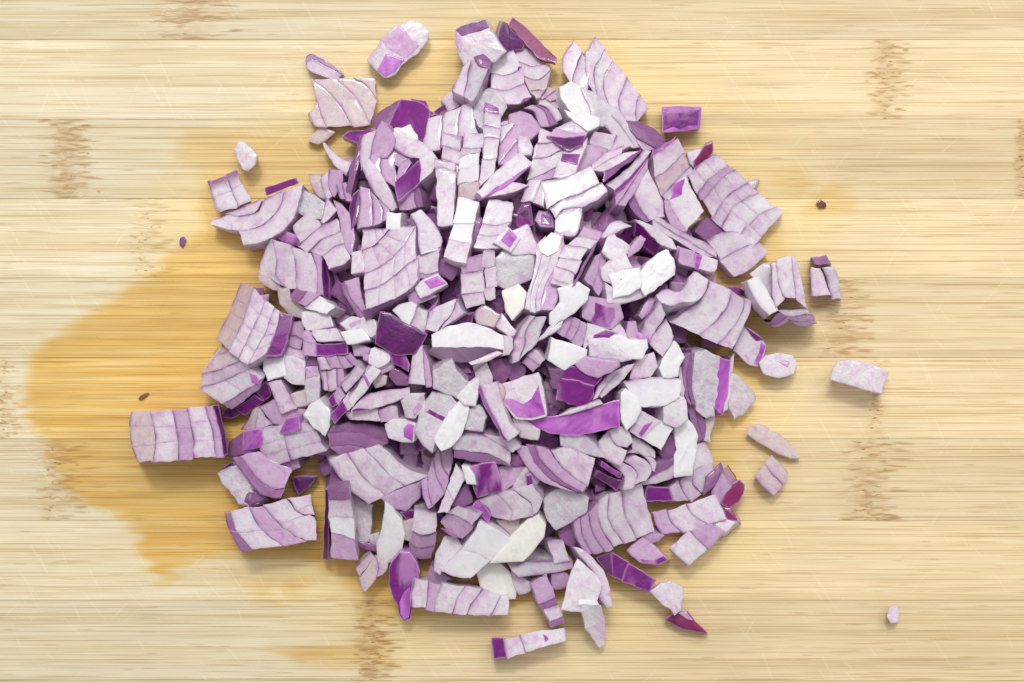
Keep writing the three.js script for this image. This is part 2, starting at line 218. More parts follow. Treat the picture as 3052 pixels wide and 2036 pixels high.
S('pointed lilac leaf with dark outline crowning the tall lilac stack', 4, 'pl', [[32,20,28,40,29,62],[48,14,42,34,41,46],[54,4,64,12,70,30,60,46]], {});
S('upright layered lilac block below the pale diagonal strip', 3.5, 'lll', [[28,80,28,105,24,130],[41,84,43,105,43,127],[50,95,55,108,54,122],[62,104,64,117]], {});
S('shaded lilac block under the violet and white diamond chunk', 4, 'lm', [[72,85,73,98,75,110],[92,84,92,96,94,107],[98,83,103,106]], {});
S('long pale diagonal strip lying across the tall lilac stack', 5, 'p', [[29,57,42,84,64,109],[38,45,56,70,72,104]], {});
S('pale folded strip under the glossy white nub, beside the tall lilac stack', 5, 'p', [[60,18,71,37,81,45,97,48],[68,17,85,24,100,28,113,41]], {});
G('glossy white nub against the foot of the glossy violet skin sheet', 5.5, 'W', [[68,13],[78,12],[87,10],[94,19],[97,27],[85,25],[76,21],[69,18]], { rough: 1.8 });
G('little pink-lilac wedge above the violet and white diamond chunk', 4.5, 'l', [[72,68],[76,54],[85,49],[88,54],[80,66],[72,74]], {});
G('tiny lilac scrap between pale folded strip and pink-lilac wedge', 4, 'l', [[69,54],[73,42],[84,48],[79,54],[74,56]], {});
S('diamond-shaped chunk, half glossy violet skin and half white flesh', 7, 'pv', [[112,38,119,50,114,62],[98,48,100,60,99,75],[69,74,70,86,73,97]], { ln: .1 });
G('glossy white cube on the upper edge of the largest gridded block', 8, 'W', [[60,112],[68,113],[76,112],[75,129],[60,130]], { rough: 1.5 });
S('ladder of pale steps beside the white column, below the upright pale layers', 6, 'wpp', [[127,18,148,24],[124,33,146,40],[122,47,142,54],[130,58,146,76]], { skinA: 1 });
S('white column with creamy middle, between ladder of steps and violet-capped column', 7, 'wpWWk', [[150,19,172,18],[148,36,171,36],[146,47,170,40],[145,60,169,56],[143,78,168,74],[142,97,166,96]], { ln: .5 });
S('tall narrow column of pale squares with a violet cap', 8, 'vpppp', [[175,-18,192,-11],[174,-9,192,-4],[173,9,192,13],[172,23,191,25],[171,48,189,48],[169,80,185,67]], { ln: .7 });
S('longest white bar with lilac upper end, standing in front of the ladder of steps', 9, 'pw', [[117,48,140,53],[116,58,139,63],[118,126,136,126]], { cuts: 0 });
S('brightest white double block tipped over at the foot of the white column', 10, 'WWp', [[144,93,169,100],[138,124,162,124],[132,142,157,147],[125,163,151,170]], { ln: .2 });
G('mauve skin face beside the brightest white double block', 7, 'm', [[156,148],[163,118],[171,118],[170,130],[162,149]], {});
S('white topped block of three layers beside the brightest white double block', 8, 'wpp', [[178,96,193,97,207,100],[171,124,190,126,205,121],[167,137,180,138,195,136],[161,153,180,154,203,153]], { ln: .5 });
G('white tile bearing a lilac diamond of skin, leaning on the white topped block', 9, 'w', [[185,146],[200,128],[215,141],[204,156]], { k: [['x', [[203,130],[213,140],[203,152],[193,143]]]] });
G('pale wedge between the lilac diamond tile and the dark gap', 8, 'p', [[208,133],[224,126],[229,140],[238,158],[205,160]], {});
S('curved pale scale with lilac lower rim beside the glossy white cube', 6, 'w', [[88,113,95,130,97,148,100,160],[100,108,113,122,124,140,122,156]], {});
S('long white blade with a violet stripe lying beneath the lilac cap piece', 9, 'wxp', [[164,89,188,62,215,41],[171,95,186,84,206,71,230,56],[176,93,190,86,208,75],[184,92,205,88,227,80]], { ln: .2 });
S('lilac leaning leaves behind the long white blade', 5, 'pll', [[191,9,207,5],[192,31,209,7],[190,56,214,27],[200,57,224,38]], {});
G('pale stub between lilac leaning leaves and the violet banded stack', 6, 'p', [[214,22],[223,24],[230,35],[229,43],[215,42]], {});
T(1500, 350);
S('broad stack of slanted layers beneath the lilac-topped violet band', 6, 'pppl', [[43,12,55,16,68,18],[40,30,52,30,64,28],[35,48,52,46,74,35],[28,74,46,66,66,57],[45,74,66,70,84,66]], {});
S('lilac-topped band with dark violet underside, beneath the white mush', 7, 'ld', [[62,12,80,17,99,18],[51,21,72,23,97,21],[62,29,76,38,94,33]], { ln: .2 });
G('pale tile with a wet glossy violet window of skin, below the violet band', 8, 'p', [[72,39],[90,37],[98,24],[97,33],[89,50],[83,66],[66,71],[58,70],[65,53]], { k: [['v', [[69,42],[90,43],[87,56],[67,51]]], ['v', [[72,39],[90,36],[96,26],[80,36]]]] });
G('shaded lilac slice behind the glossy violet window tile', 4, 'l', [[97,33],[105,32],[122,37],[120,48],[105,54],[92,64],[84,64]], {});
S('top strip of the V shaped pair, pale with a violet lower stripe', 10, 'ppv', [[103,55,123,40,142,32],[104,61,125,49,139,41],[118,63,140,51,161,38],[119,75,137,60,155,46,163,38]], { ln: .6 });
S('lower fan of the V shaped pair, thin lilac layers meeting in a point', 9, 'pvll', [[119,79,142,62,163,39],[130,85,150,68,172,41],[131,89,152,71,170,46],[133,103,144,86,169,49],[143,103,155,85,168,62]], {});
S('large white curved chunk with purple layer lines beside the V shaped pair', 10, 'wpp', [[45,74,70,71,102,57,106,60],[53,107,66,98,90,89,114,76],[61,120,68,108,92,105,108,97,121,86],null,[61,121,66,112,72,107,92,105],[60,132,72,138,84,138,92,114]], { ln: .8 });
S('pale translucent layers against the large white curved chunk', 7, 'pp', [[30,74,24,86,20,98],[45,73,40,86,34,99],[47,80,48,90,48,104]], { ln: .6 });
G('deep violet block in the dark hollow near the pile centre', 4, 'v', [[17,116],[23,101],[31,100],[33,116],[34,124],[25,128],[17,126]], { k: [['d', [[18,113],[24,102],[31,101],[31,114],[24,118]]]] });
G('small mauve cube in the dark hollow under the large white curved chunk', 4, 'l', [[38,120],[43,110],[52,111],[57,116],[58,128],[43,126]], { k: [['v', [[45,113],[56,117],[56,126],[44,125]]]] });
S('tall pale slab with mauve side standing beside the V shaped pair', 8, 'mp', [[147,97,152,110,166,123],[153,90,160,106,172,122],[170,62,186,98,189,117]], {});
G('narrow violet skin edge sticking out at the pile edge below the purple oval slice', 4, 'v', [[173,47],[176,37],[190,30],[201,23],[192,37]], {});
S('pale leaf-like layers behind the lilac diamond chunk at the pile edge', 5, 'pkp', [[174,46,190,34,203,24],[177,70,190,62,212,40],[185,92,200,76,219,55],[190,100,205,86,222,66]], {});
S('white chunk bearing a lilac diamond on top, beside the big striped block', 7, 'lw', [[187,97,190,112,196,128],[192,97,203,115,214,134],[213,70,223,88,235,111]], { ln: .3, k: [['x', [[199,78],[212,71],[208,90],[195,96]]]] });
T(1950, 400);
S('big striped block with six even layers near the brown crumb, largest there', 5, 'plppww', [[39,48,55,34,72,23],[50,70,64,52,86,36],[55,78,75,56,93,42],[67,99,85,72,109,57],[77,109,95,83,121,68],[97,123,110,105,125,92,142,86],[110,138,128,118,150,91]], { cuts: 2 });
G('tiny pink skin tip peeping from behind the big striped block', 1, 'k', [[110,56],[121,53],[117,62],[110,64]], { h: 3 });
S('two pale layers lying under the lower corner of the big striped block', 3, 'pp', [[60,124,84,114,100,116],[75,147,95,136,122,126],[95,168,112,158,134,139]], {});
G('brownish lilac bit in the shade beneath the big striped block', 2, 'm', [[48,114],[62,98],[80,110],[76,120],[60,123]], {});
G('pale filmy bit behind the maroon upright blade', 2.5, 'p', [[38,22],[55,17],[54,30],[48,40],[42,32]], {});
G('maroon upright skin blade at the head of the big striped block', 4, 'r', [[46,38],[47,31],[55,22],[60,13],[68,10],[68,20],[62,28],[52,36]], { th: 3 });
G('tiny brown crumb alone on the board beside the big striped block', 0, 'n', [[190.5,80.5],[194.5,77.5],[199.5,80.5],[200,83.5],[194.5,84.5]], { h: 1.2, n: 'onion_crumb' });
T(570, 680);
S('stout pale chunk with dark violet skin edge and ragged purple lines, below the crescent chunk', 4, 'wpplv', [[90,18,82,36,78,50],[93,13,99,40,98,55,112,71],[116,20,122,42,123,71],[141,28,147,50,145,76],[152,33,152,52,154,79],[156,36,161,60,161,83]], { dr: [2,0,0,0,0,3] });
G('pale beige bottom flap under the stout pale chunk', 3, 'k', [[79,51],[90,54],[100,60],[104,73],[94,71],[80,61]], {});
S('big gridded block with three violet skin squares at its end, by the board wet patch', 2.5, 'kpppv', [[57,66,44,98,28,131],[72,70,60,108,43,144],[86,84,74,113,54,152],[98,92,85,124,66,160],[104,97,97,125,86,147],[119,100,114,125,106,146]], { h: 14, cuts: 3, ln: .6, dr: [6,0,0,0,0,1] });
S('white strip with mauve squared end lying below the stout pale chunk', 6, 'mlW', [[114,80,122,70],[123,88,134,74],[133,92,150,78],[160,100,170,91]], {});
G('pale bit in the hollow beside the big gridded block', 3, 'k', [[102,70],[115,72],[114,82],[135,94],[132,106],[118,102],[104,89]], {});
G('plain pale block between the white mauve-ended strip and violet-bottomed block', 5, 'p', [[130,98],[160,98],[166,115],[150,117],[136,119],[130,110]], {});
S('ladder of lilac steps beside the violet squares of the big gridded block', 3, 'llpp', [[118,110,132,107],[112,124,131,130],[110,136,129,142],[108,152,131,157],[110,165,133,168]], {});
S('white topped block with a glossy violet underside facing out, beside lilac steps', 6, 'lwvl', [[135,118,128,121,131,130],[142,121,141,124,146,134],[169,118,182,133],null,[146,135,165,135,183,133],[146,149,165,149,185,147],null,[130,130,130,148],[145,132,145,149]], { ln: .4 });
G('small white bit with lilac band next to the darkest violet skin chunk', 6, 'w', [[175,112],[188,104],[200,105],[213,107],[217,121],[209,127],[196,118],[182,118]], { k: [['l', [[184,112],[199,106],[199,111],[186,116]]]] });
G('white flat tile in front of the small lilac banded bit', 7, 'W', [[175,121],[200,118],[208,131],[184,135]], {});
G('small lilac bit under the white flat tile', 4, 'l', [[188,135],[210,141],[202,149],[192,148]], {});
T(1000, 640);
S('largest gridded block on the pile, four wavy layers under the glossy white cube', 9, 'wpppm', [[33,18,48,17,61,16],[32,41,45,36,53,30,64,16],[33,69,55,59,78,37,93,14],[33,89,58,79,80,62,94,51],[33,111,60,102,82,91,95,77],[36,121,65,107,97,80]], { cuts: 3, dr: [0,0,0,0,0,4] });
S('scale-like pale block with violet rims beside the largest gridded block', 5, 'pl', [[95,46,110,44,123,37],[94,66,108,69,121,66],[95,74,110,76,121,71]], {});
G('little pale cube against the side of the largest gridded block', 7, 'p', [[20,45],[33,42],[33,66],[19,68]], {});
S('lilac wing with mauve border jutting out from under the largest gridded block', 6, 'ml', [[6,80,12,97,29,123],[10,79,17,97,36,120],[28,74,32,95,36,112]], {});
G('white box with a lilac top face at the rim of the central dark hollow', 8, 'w', [[93,85],[102,77],[119,70],[130,81],[115,90],[100,97]], { k: [['x', [[103,78],[119,71],[129,80],[111,87]]]] });
G('lilac scrap under the lilac-topped white box', 6, 'l', [[85,92],[95,89],[110,94],[118,96],[95,104],[87,101]], {});
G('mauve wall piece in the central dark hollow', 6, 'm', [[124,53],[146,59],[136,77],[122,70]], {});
S('upright gridded pair of columns beside the central dark hollow', 8, 'lppppp', [[145,52,174,46],[146,68,172,65],[146,94,173,90],[152,110,173,105],null,[173,42,187,42],[173,61,187,60],[174,86,187,85],[176,100,188,98]], {});
G('greyish white translucent wedge behind the cream chunk', 6, 'g', [[186,52],[200,40],[212,26],[225,12],[234,35],[228,75],[200,86],[188,80]], {});
G('cream coloured five-sided chunk, the yellowest piece in the pile centre', 8, 'c', [[195,90],[214,81],[221,92],[219,108],[206,122],[200,112]], {});
G('white nugget with a violet edge beside the darkest violet skin chunk', 8, 'W', [[68,112],[75,106],[87,103],[94,107],[90,118],[86,128],[78,123]], {});
S('three pale leaning slabs behind the white oval slice', 8, 'pwp', [[95,107,90,118,86,128],[109,112,107,124,104,136],[141,101,136,114,118,139],[150,115,140,122,129,129]], { bow: -3, k: [['x', [[111,109],[120,98],[117,106],[110,113]]]] });
G('darkest violet skin chunk with beaded wet glints, at the pile middle', 8.5, 'd', [[53,114],[65,116],[80,127],[95,133],[106,140],[100,152],[92,162],[70,163],[47,150],[49,135]], { rough: 1.4, slope: [3, 5] });
S('pale flap joined to a white tip, below the cream chunk', 7, 'kw', [[172,103,162,114,164,126],[193,116,190,123,186,131],[211,137,209,142,203,144]], {});
G('dark violet sliver behind the white oval slice', 5, 'd', [[132,128],[150,117],[161,114],[158,126],[142,131]], {});
T(1500, 640);
S('tall white-capped bundle of glassy layers between grey wedge and ribbed block', 8, 'pppl', [[39,34,36,65,28,92,25,110],[50,26,42,60,33,90,31,113],[59,20,54,55,40,90,38,114],[70,24,64,55,48,85,43,112],[72,46,62,80,64,98,58,112]], { ln: .4, k: [['W', [[41,34],[57,21],[68,26],[65,42],[52,49],[44,44]]]] });
S('ribbed upright block with ladder-like steps, beside the white-capped bundle', 10, 'lpwppp', [[93,13,115,19],[87,24,111,30],[74,36,101,40],[66,50,92,53],[61,61,85,69],[58,74,81,82],[57,80,79,87]], { ln: .5, k: [['m', [[105,36],[111,30],[84,83],[80,84]]]] });
G('white kite-shaped slab at the foot of the ribbed upright block', 10, 'W', [[64,87],[88,79],[100,88],[97,99],[82,114],[68,123],[57,132],[54,126],[55,115],[68,102]], {});
G('thin white tail trailing below the white kite-shaped slab', 8, 'w', [[55,130],[70,123],[66,132],[56,138],[39,148],[44,142]], { th: 3 });
S('long lilac slab in shade beside the ribbed upright block', 6, 'll', [[107,48,100,62,94,76],[114,46,110,66,104,86],[120,52,119,75,113,95]], { ln: .6 });
G('pale base block beneath the white block with a tiny black speck', 8, 'p', [[120,80],[130,88],[160,86],[166,95],[148,101],[135,103],[122,102]], {});
G('white block marked by a tiny black speck, the only one so marked', 10, 'W', [[122,70],[140,66],[157,62],[160,70],[160,85],[148,91],[128,97],[130,84]], { rough: 1.3, k: [['b', [[136,77],[138,75.5],[139.5,75],[138,76.8]]]] });
G('glassy pale cap just above the white block with black speck', 9, 'p', [[115,62],[125,54],[140,55],[151,62],[138,67],[124,72],[129,80],[117,76]], {});
G('biggest white lumpy chunk, set beside the block with black speck', 11, 'W', [[160,68],[170,56],[180,45],[193,42],[200,55],[198,70],[188,78],[178,87],[167,95],[160,86]], { rough: 2 });
G('curled wet film with a bright glint above the white kite flap', 10, 'g', [[112,26],[118,20],[126,10],[137,8],[149,14],[138,17],[130,22],[118,27]], { th: 2 });
G('white kite flap hanging under the curled wet film', 9.5, 'w', [[124,24],[130,24],[140,42],[150,61],[144,60],[128,53],[116,43]], {});
G('small pale thorn-shaped sliver beside the white kite flap', 9, 'p', [[131,26],[140,31],[148,37],[147,48],[141,42]], {});
G('small lilac blade next to the jagged violet skin edge', 10, 'l', [[148,40],[160,25],[166,29],[158,42],[147,49]], { th: 3 });
S('long chunk with a jagged violet skin face, beneath the lilac diamond chunk', 9, 'vp', [[152,22,162,35,177,47],[154,5,163,14,174,25,184,35],[160,6,180,16,197,30,204,42]], { ln: .2, dr: [4,0,0] });
G('lilac tile with a star-shaped violet skin patch, below the block with black speck', 7.5, 'l', [[93,108],[100,95],[135,103],[139,120],[125,133],[108,128],[93,119]], { k: [['v', [[107,102],[120,107],[130,108],[130,120],[124,131],[112,129],[101,124],[107,115]]]] });
S('row of four lilac layers below the star-patched tile', 7, 'lllp', [[72,120,67,128,63,138],[82,119,78,130,72,142],[90,123,86,134,80,147],[99,127,96,140,90,158]], {});
G('wet pale tile with a torn violet lower edge, beside the row of lilac layers', 7.2, 'p', [[98,127],[115,132],[133,138],[125,145],[103,147],[94,158]], { k: [['v', [[106,140],[120,135],[132,138],[124,144],[104,146]]]] });
G('pale wedge between star-patched tile and white ribbed top', 7, 'p', [[125,130],[134,126],[142,138],[146,148],[138,150],[128,142]], {});
G('rounded lilac nub sunk in the shaded gap near the pinkish cube', 6, 'l', [[146,126],[155,126],[158,140],[151,148],[145,141]], {});
G('pinkish violet small cube by the rounded lilac nub', 7, 'x', [[155,140],[164,136],[171,147],[160,152]], {});
S('slanting pale bar leaning on the big white three-banded block', 8, 'p', [[183,101,170,118,160,137],[190,118,182,130,171,148]], {});
S('pale wedge parallel to the slanting pale bar, tip down', 8, 'p', [[191,121,180,134,169,148],[200,142,196,152,186,166]], {});
G('thin lilac bar in shade behind the slanting pale bar', 6, 'l', [[159,117],[170,98],[179,99],[171,112],[163,121]], {});
T(1950, 720);
S('white-ended bar with lilac skin and violet spots, under the corner of the big striped block', 9, 'lxw', [[27,6,27,20,30,27],[48,12,47,22,48,31],[57,15,55,24,52,32],[74,22,74,28,71,36]], { ln: .2, k: [['v', [[24,19],[26,6],[30,7],[28,21]]]] });
S('long thin lilac layers running above the white-ended lilac bar', 8, 'pp', [[2,-30,40,-8,68,6,72,13],[0,-25,36,-2,60,11,72,19],[0,-16,20,-4,40,8,60,18]], {});
S('curved white hook of onion layer hugging the big white three-banded block', 11, 'w', [[2,62,14,54,25,58,36,54,41,40,47,34],[9,72,20,75,34,70,50,70,60,57,64,44]], {});
S('big white three-banded block, its purple lines curving, beside the V-notched double block', 10, 'wpp', [[19,94,35,81,52,70,62,55,65,46],[53,109,70,95,85,75,91,57],[75,119,95,97,103,82,106,66],[92,126,101,106,112,82,114,68]], { ln: .8 });
G('dark violet sliver between the big white three-banded and V-notched double blocks', 5, 'v', [[86,53],[98,54],[104,58],[105,63],[92,60]], {});
S('V-notched double block of stepped layers darkening to purple, at the pile edge', 3, 'pWpwppllmlm', [[102,50,112,74,128,91],[108,46,117,68,134,86],[121,40,133,58,144,79],null,[137,27,138,55,141,77],[142,24,146,52,152,67],[160,18,163,40,166,67],[166,20,173,50,178,79],null,[142,79,160,80,178,79],[152,86,168,87,183,84],[158,92,175,94,188,91],[170,99,180,99,192,96],null,[128,92,134,95,146,82],[136,97,146,95,157,86],[142,100,150,97,162,90]], { h: 14, ln: .5, dr: [3,0,0,0,0,0,0,.4,1.2,2.4,3.6,.4,1.6,3] });
G('pale filler face in the notch of the V-notched double block', 2, 'p', [[112,38],[128,27],[137,30],[139,50],[141,74],[128,55]], { h: 9 });
S('small lone two-lobed chip with maroon cap, out past the V-notched double block', 0, 'pgm', [[182,30,183,48,184,64],[194,31,200,46,206,62],null,[196,30,202,46,207,66],[209,28,215,42,218,66],null,[184,21,188,28],[202,17,208,28]], { h: 7 });
G('pale pink chunk with mottled violet rim under the big white three-banded block', 3, 'p', [[104,98],[116,106],[126,115],[130,121],[127,132],[120,145],[108,141],[94,126]], { k: [['x', [[124,118],[130,121],[127,132],[121,144],[116,142],[122,130]]], ['v', [[104,98],[117,107],[127,115],[119,117]]]] });
G('lone rounded ring slice with a teardrop slit, on the board by the mottled chunk', 0, 'p', [[123,141],[130,134],[145,131],[160,134],[166,144],[162,154],[145,158],[128,154]], { h: 6, k: [['l', [[143,140],[151,138],[158,140],[156,147],[150,144]]], ['p', [[147,141],[151,139.5],[156,141],[154,144.5]]]] });
T(370, 1020);
S('pale block with two dark violet skin facets, at the foot of the violet-squared block', 2.2, 'kpwlvv', [[106,15,122,11,150,0],[89,38,115,30,142,18],[88,53,118,44,147,30],[115,73,135,61,164,42],[126,79,142,67,158,55],null,[153,59,166,46],[164,68,171,62],null,[127,78,152,63],[141,86,164,69]], { h: 11, cuts: 1, k: [['x', [[146,36],[155,39],[157,50],[149,47]]]], dr: [1,0,0,0,1,3,4,3,4] });
G('dark violet skin sliver lying on the board between the two gridded blocks', 0, 'd', [[112,87],[122,77],[130,77],[136,83],[125,88]], { h: 4 });
S('lone gridded block lying out on the wet board, dark purple skin on one end', 0, 'kplwld', [[8,82,6,110,15,141],[30,81,36,110,34,140],[56,79,62,110,63,138],[73,78,80,110,81,136],[94,76,103,105,107,135],[103,75,112,105,116,134],[110,75,118,105,122,132]], { h: 14, cuts: 2, dr: [1,0,0,0,0,0,2] });
G('tiny dark squiggle-shaped shred on the wet board above the lone gridded block', 0, 'n', [[18,66],[20,63],[26,60],[28,60],[25,63],[20,66.5]], { h: .8, n: 'onion_shred' });
G('rounded white cube at the foot of the violet squares', 6, 'W', [[163,16],[175,13],[186,12],[188,38],[178,41],[168,44],[164,33]], {});
G('dark violet chip behind the rounded white cube', 4, 'd', [[154,34],[163,20],[168,30],[167,40]], {});
G('white lower block of the lilac step ladder, by the rounded white cube', 5, 'w', [[188,18],[199,18],[210,23],[210,49],[196,47],[188,41]], {});
S('plain oblong pale slab below the rounded white cube', 6, 'p', [[167,46,174,64,183,82],[182,42,191,58,201,76]], {});
G('dull beige bit beside the plain oblong pale slab', 4, 'k', [[196,62],[213,55],[214,72],[201,75]], {});
S('pale triangular slabs at the edge of the bare board gap near the lone gridded block', 4, 'kp', [[136,103,144,91,150,80],[152,104,154,91,157,77],[174,96,165,87,160,80]], {});
G('lilac slab under the plain oblong pale slab', 4, 'l', [[160,77],[175,67],[196,74],[215,80],[213,96],[190,97],[174,95]], {});
G('violet bulb-shaped scrap set on top of the white gridded pair', 8, 'x', [[182,105],[190,90],[203,88],[204,101],[190,106]], { th: 3 });
S('white gridded pair split by one purple line, near the lone gridded block', 6, 'ww', [[159,104,158,120,167,147],[187,96,188,118,194,138],[213,94,226,108,237,127]], { cuts: 2 });
G('lilac skin flap at the side of the white gridded pair', 5.5, 'x', [[140,105],[160,102],[161,113],[157,122],[139,126]], {});
G('dusky mauve corner chunk facing the end of the lone gridded block', 3, 'm', [[124,116],[136,108],[142,105],[158,120],[155,126],[138,131],[123,133]], {});
G('lilac lump in shade beneath the white gridded pair', 2, 'l', [[165,148],[200,133],[204,147],[192,151],[180,150]], {});
T(800, 960);
G('wet glassy tablet with bright glints beside the plain oblong pale slab', 6, 'g', [[45,54],[58,53],[60,72],[60,91],[46,96],[44,78]], { rough: 1.4, k: [['l', [[45,54],[58,53],[59,64],[45,65]]]] });
S('small three-layer pale block below the violet-bottomed white block', 5, 'ppl', [[60,57,62,70,64,81],[67,57,69,70,70,81],[78,54,80,68,81,79],[88,55,90,75]], {});
S('slanting lilac layers continuing under the violet-bottomed white block', 5, 'plll', [[56,41,60,56],[65,40,73,55],[80,40,88,54],[88,39,98,51],[97,37,110,50]], {});
G('dull mauve chip in the gap beneath the violet-bottomed white block', 4, 'm', [[43,50],[50,40],[56,41],[58,54],[44,57]], {});
G('pale pentagon chip just below the darkest violet skin chunk', 8, 'w', [[120,32],[125,31],[143,37],[141,45],[128,53],[118,48]], {});
G('glossy violet curved chip tucked below the darkest violet skin chunk', 7.5, 'v', [[141,36],[152,33],[160,42],[164,49],[163,57],[154,51],[146,47]], {});
G('tiny lilac loop beside the pale pentagon chip', 6, 'l', [[111,38],[119,38],[118,45],[112,43]], {});
G('lilac bit hanging under the pale pentagon chip', 6, 'l', [[128,53],[145,45],[146,53],[132,59]], {});
G('beige ball-like bit in a shaded hollow by the crossed blades', 5, 'k', [[122,68],[130,58],[137,64],[136,72],[126,76]], {});
G('dusky mauve shell in the hollow under the triangular pale wedge', 5, 'm', [[142,53],[154,57],[164,66],[162,74],[150,73],[143,64]], {});
S('triangular pale wedge with nested outlines, near the white oval slice', 8, 'pl', [[169,37,165,55,163,73],[180,28,181,50,184,75],[187,45,190,60,191,74]], {});
S('lower pair of white crossed blades beside the two violet tiles', 8, 'w', [[84,74,94,61,102,50],[90,84,101,72,111,60]], {});
G('upper white crossed blade with a violet sliver on it', 9, 'w', [[95,90],[110,70],[114,60],[121,53],[130,58],[115,78],[99,98]], { k: [['x', [[110,62],[113,61],[118,71],[116,76]]]] });
S('lilac block ending in a violet square, upper one of the touching violet tiles', 8, 'lv', [[83,75,89,86],[76,83,82,96],[70,92,74,101]], { ln: .3 });
S('pale block ending in a violet lozenge, lower one of the touching violet tiles', 9, 'pv', [[93,82,99,97],[87,91,92,103],[72,107,77,120]], { ln: .3 });
S('long tapering lilac bar with a violet point under the crossed blades', 7, 'p', [[97,102,120,83,166,75],[98,105,130,99,167,85]], { k: [['v', [[97,102.5],[104,100],[118,101.5],[99,104.5]]]] });
S('two pale blocks in line below the long tapering lilac bar', 6, 'pp', [[88,105,95,114],[128,101,132,116],[148,95,153,112]], {});
S('large dusky translucent stack in the shade below the touching violet tiles', 4, 'mmm', [[75,122,100,118,137,124],[70,130,95,128,141,141],[70,146,95,143,122,150],[86,158,100,157,112,157]], {});
G('white star-shaped lump by the bare board gap, next to the white gridded pair', 8, 'W', [[43,110],[48,98],[60,93],[70,105],[71,120],[66,131],[54,122]], { rough: 1.8 });
G('shiny lilac flower-like film beside the pale lump with a violet bar', 8.5, 'p', [[156,93],[165,85],[182,84],[180,100],[172,112],[160,110]], { rough: 1.6, k: [['l', [[167,102],[176,92],[179,99],[171,111]]]] });
G('white lump carrying a lilac wedge of skin, below the shiny flower-like film', 7.5, 'w', [[137,120],[145,114],[160,114],[172,119],[169,140],[155,139],[142,135]], { k: [['x', [[157,125],[163,118],[170,120],[168,139],[158,134]]]] });
T(1250, 940);
S('large white oval slice with shaded lilac underside at the pile middle', 10, 'Wlp', [[14,22,34,13,57,8,80,15,98,24],[16,38,40,38,65,37,85,38,98,41],[9,44,35,54,60,54,85,52,98,48],null,[97,25,97,38,97,49],[109,27,109,38,106,47]], { dr: [0,0,5,0,1], ln: .3 });
G('thin pale strip peeling off the lower rim of the white oval slice', 10.5, 'p', [[59,55],[70,51],[90,43],[97,45],[76,54],[62,58]], { th: 2.5 });
S('paired curved translucent strips standing beside the white oval slice', 9, 'pg', [[130,2,116,18,110,35,107,58],[135,3,124,18,121,40,115,56],[148,4,141,22,136,34,121,49]], {});
S('two little lilac cubes joined in a row below the paired curved strips', 6, 'lp', [[118,54,131,65],[126,47,140,58],[135,38,147,52]], {});
G('mauve cube in the hollow beneath the white oval slice', 5.5, 'm', [[83,56],[95,52],[106,68],[97,79],[85,73]], {});
G('dark mauve lump between the mauve cube and the two little lilac cubes', 4, 'm', [[98,52],[112,50],[123,60],[122,73],[107,76]], {});
G('pale pointed bit above the violet-edged curved strip', 7.5, 'p', [[66,68],[73,62],[79,57],[84,72],[85,79],[72,83],[68,76]], {});
S('curved white strip with a violet outer edge beside the triangular tinted block', 10, 'vp', [[68,86,76,106,88,128,99,147],[72,82,80,103,92,127,103,147],[90,78,96,100,107,127,116,136]], { ln: .2 });
G('pale end tab behind the violet-edged curved strip', 7, 'k', [[88,78],[96,81],[100,90],[99,98],[92,96]], {});
G('broad tinted block, pale at its upper corner and violet below, beside the scored violet tile', 7.5, 'p', [[97,81],[118,74],[138,67],[142,76],[148,117],[130,121],[113,120],[104,108],[96,97]], { ln: .3, k: [['x', [[97,97],[107,97],[121,104],[131,97],[139,82],[147,116],[130,120],[114,119],[105,108]]]] });
S('long violet wedge lying across the pile below the broad tinted block', 9, 'x', [[119,121,150,118,190,111,235,98],[121,123,152,137,190,139,235,129]], { ln: .3 });
G('thin pale splinter along the upper rim of the long violet wedge', 9.5, 'p', [[163,118],[176,111],[196,105],[210,100],[214,104],[192,110],[176,116]], { th: 2 });
S('scored violet tile with knife marks and wet glints, the glossiest violet square', 9, 'vvm', [[170,61,190,60,214,72],[164,73,185,77,207,84],[160,100,180,106,197,110],null,[152,62,153,74,155,86],[168,63,166,74,163,87]], { ln: .1, rough: 2.2 });
G('flat lilac cap overhanging the scored violet tile', 10, 'l', [[180,55],[195,49],[215,53],[233,54],[233,60],[208,73],[194,68]], { th: 2.5 });
G('white slab above the scored violet tile', 9.8, 'W', [[155,27],[175,33],[195,40],[193,51],[178,57],[170,63],[151,52]], {});
T(1700, 980);
G('white slab end beside the rounded white hook-shaped nub', 9, 'w', [[21,14],[45,12],[55,22],[71,35],[60,38],[40,36],[24,33]], {});
G('rounded white hook-shaped nub above the white cylinder-like piece', 10, 'W', [[47,10],[55,7],[62,8],[69,13],[80,14],[88,12],[90,22],[82,34],[70,34],[55,26],[46,18]], {});
G('pale rounded lump above the white cylinder-like piece', 7, 'p', [[74,42],[85,32],[97,28],[101,45],[92,56],[70,58]], {});
S('thin pale strips slanting beside the scored violet tile', 8, 'pp', [[26,83,37,60,48,50],[32,79,48,58,63,44],[36,82,58,63,74,42]], { th: 4 });
S('white cylinder-like piece lying crosswise by the yellowish white kite', 9, 'W', [[60,62,80,58,100,56,127,58],[78,91,96,91,112,89,128,79]], { rough: 1.5 });
G('yellowish white kite at the end of the white cylinder-like piece', 10, 'W', [[60,76],[65,70],[78,80],[82,95],[76,108],[66,118],[60,105]], {});
S('two-tone cube with a lilac skin stripe and white end, below the yellowish white kite', 9, 'pW', [[83,95,76,108,70,120],[106,108,96,116,83,128],[120,117,112,130,106,142]], { ln: .3, k: [['x', [[80,122],[86,113],[96,108],[90,118],[83,127]]]] });
G('white knobbly head of the long wavy white strip', 8.5, 'W', [[104,46],[108,36],[114,26],[122,15],[133,35],[128,42],[126,56],[110,56]], { rough: 1.6 });
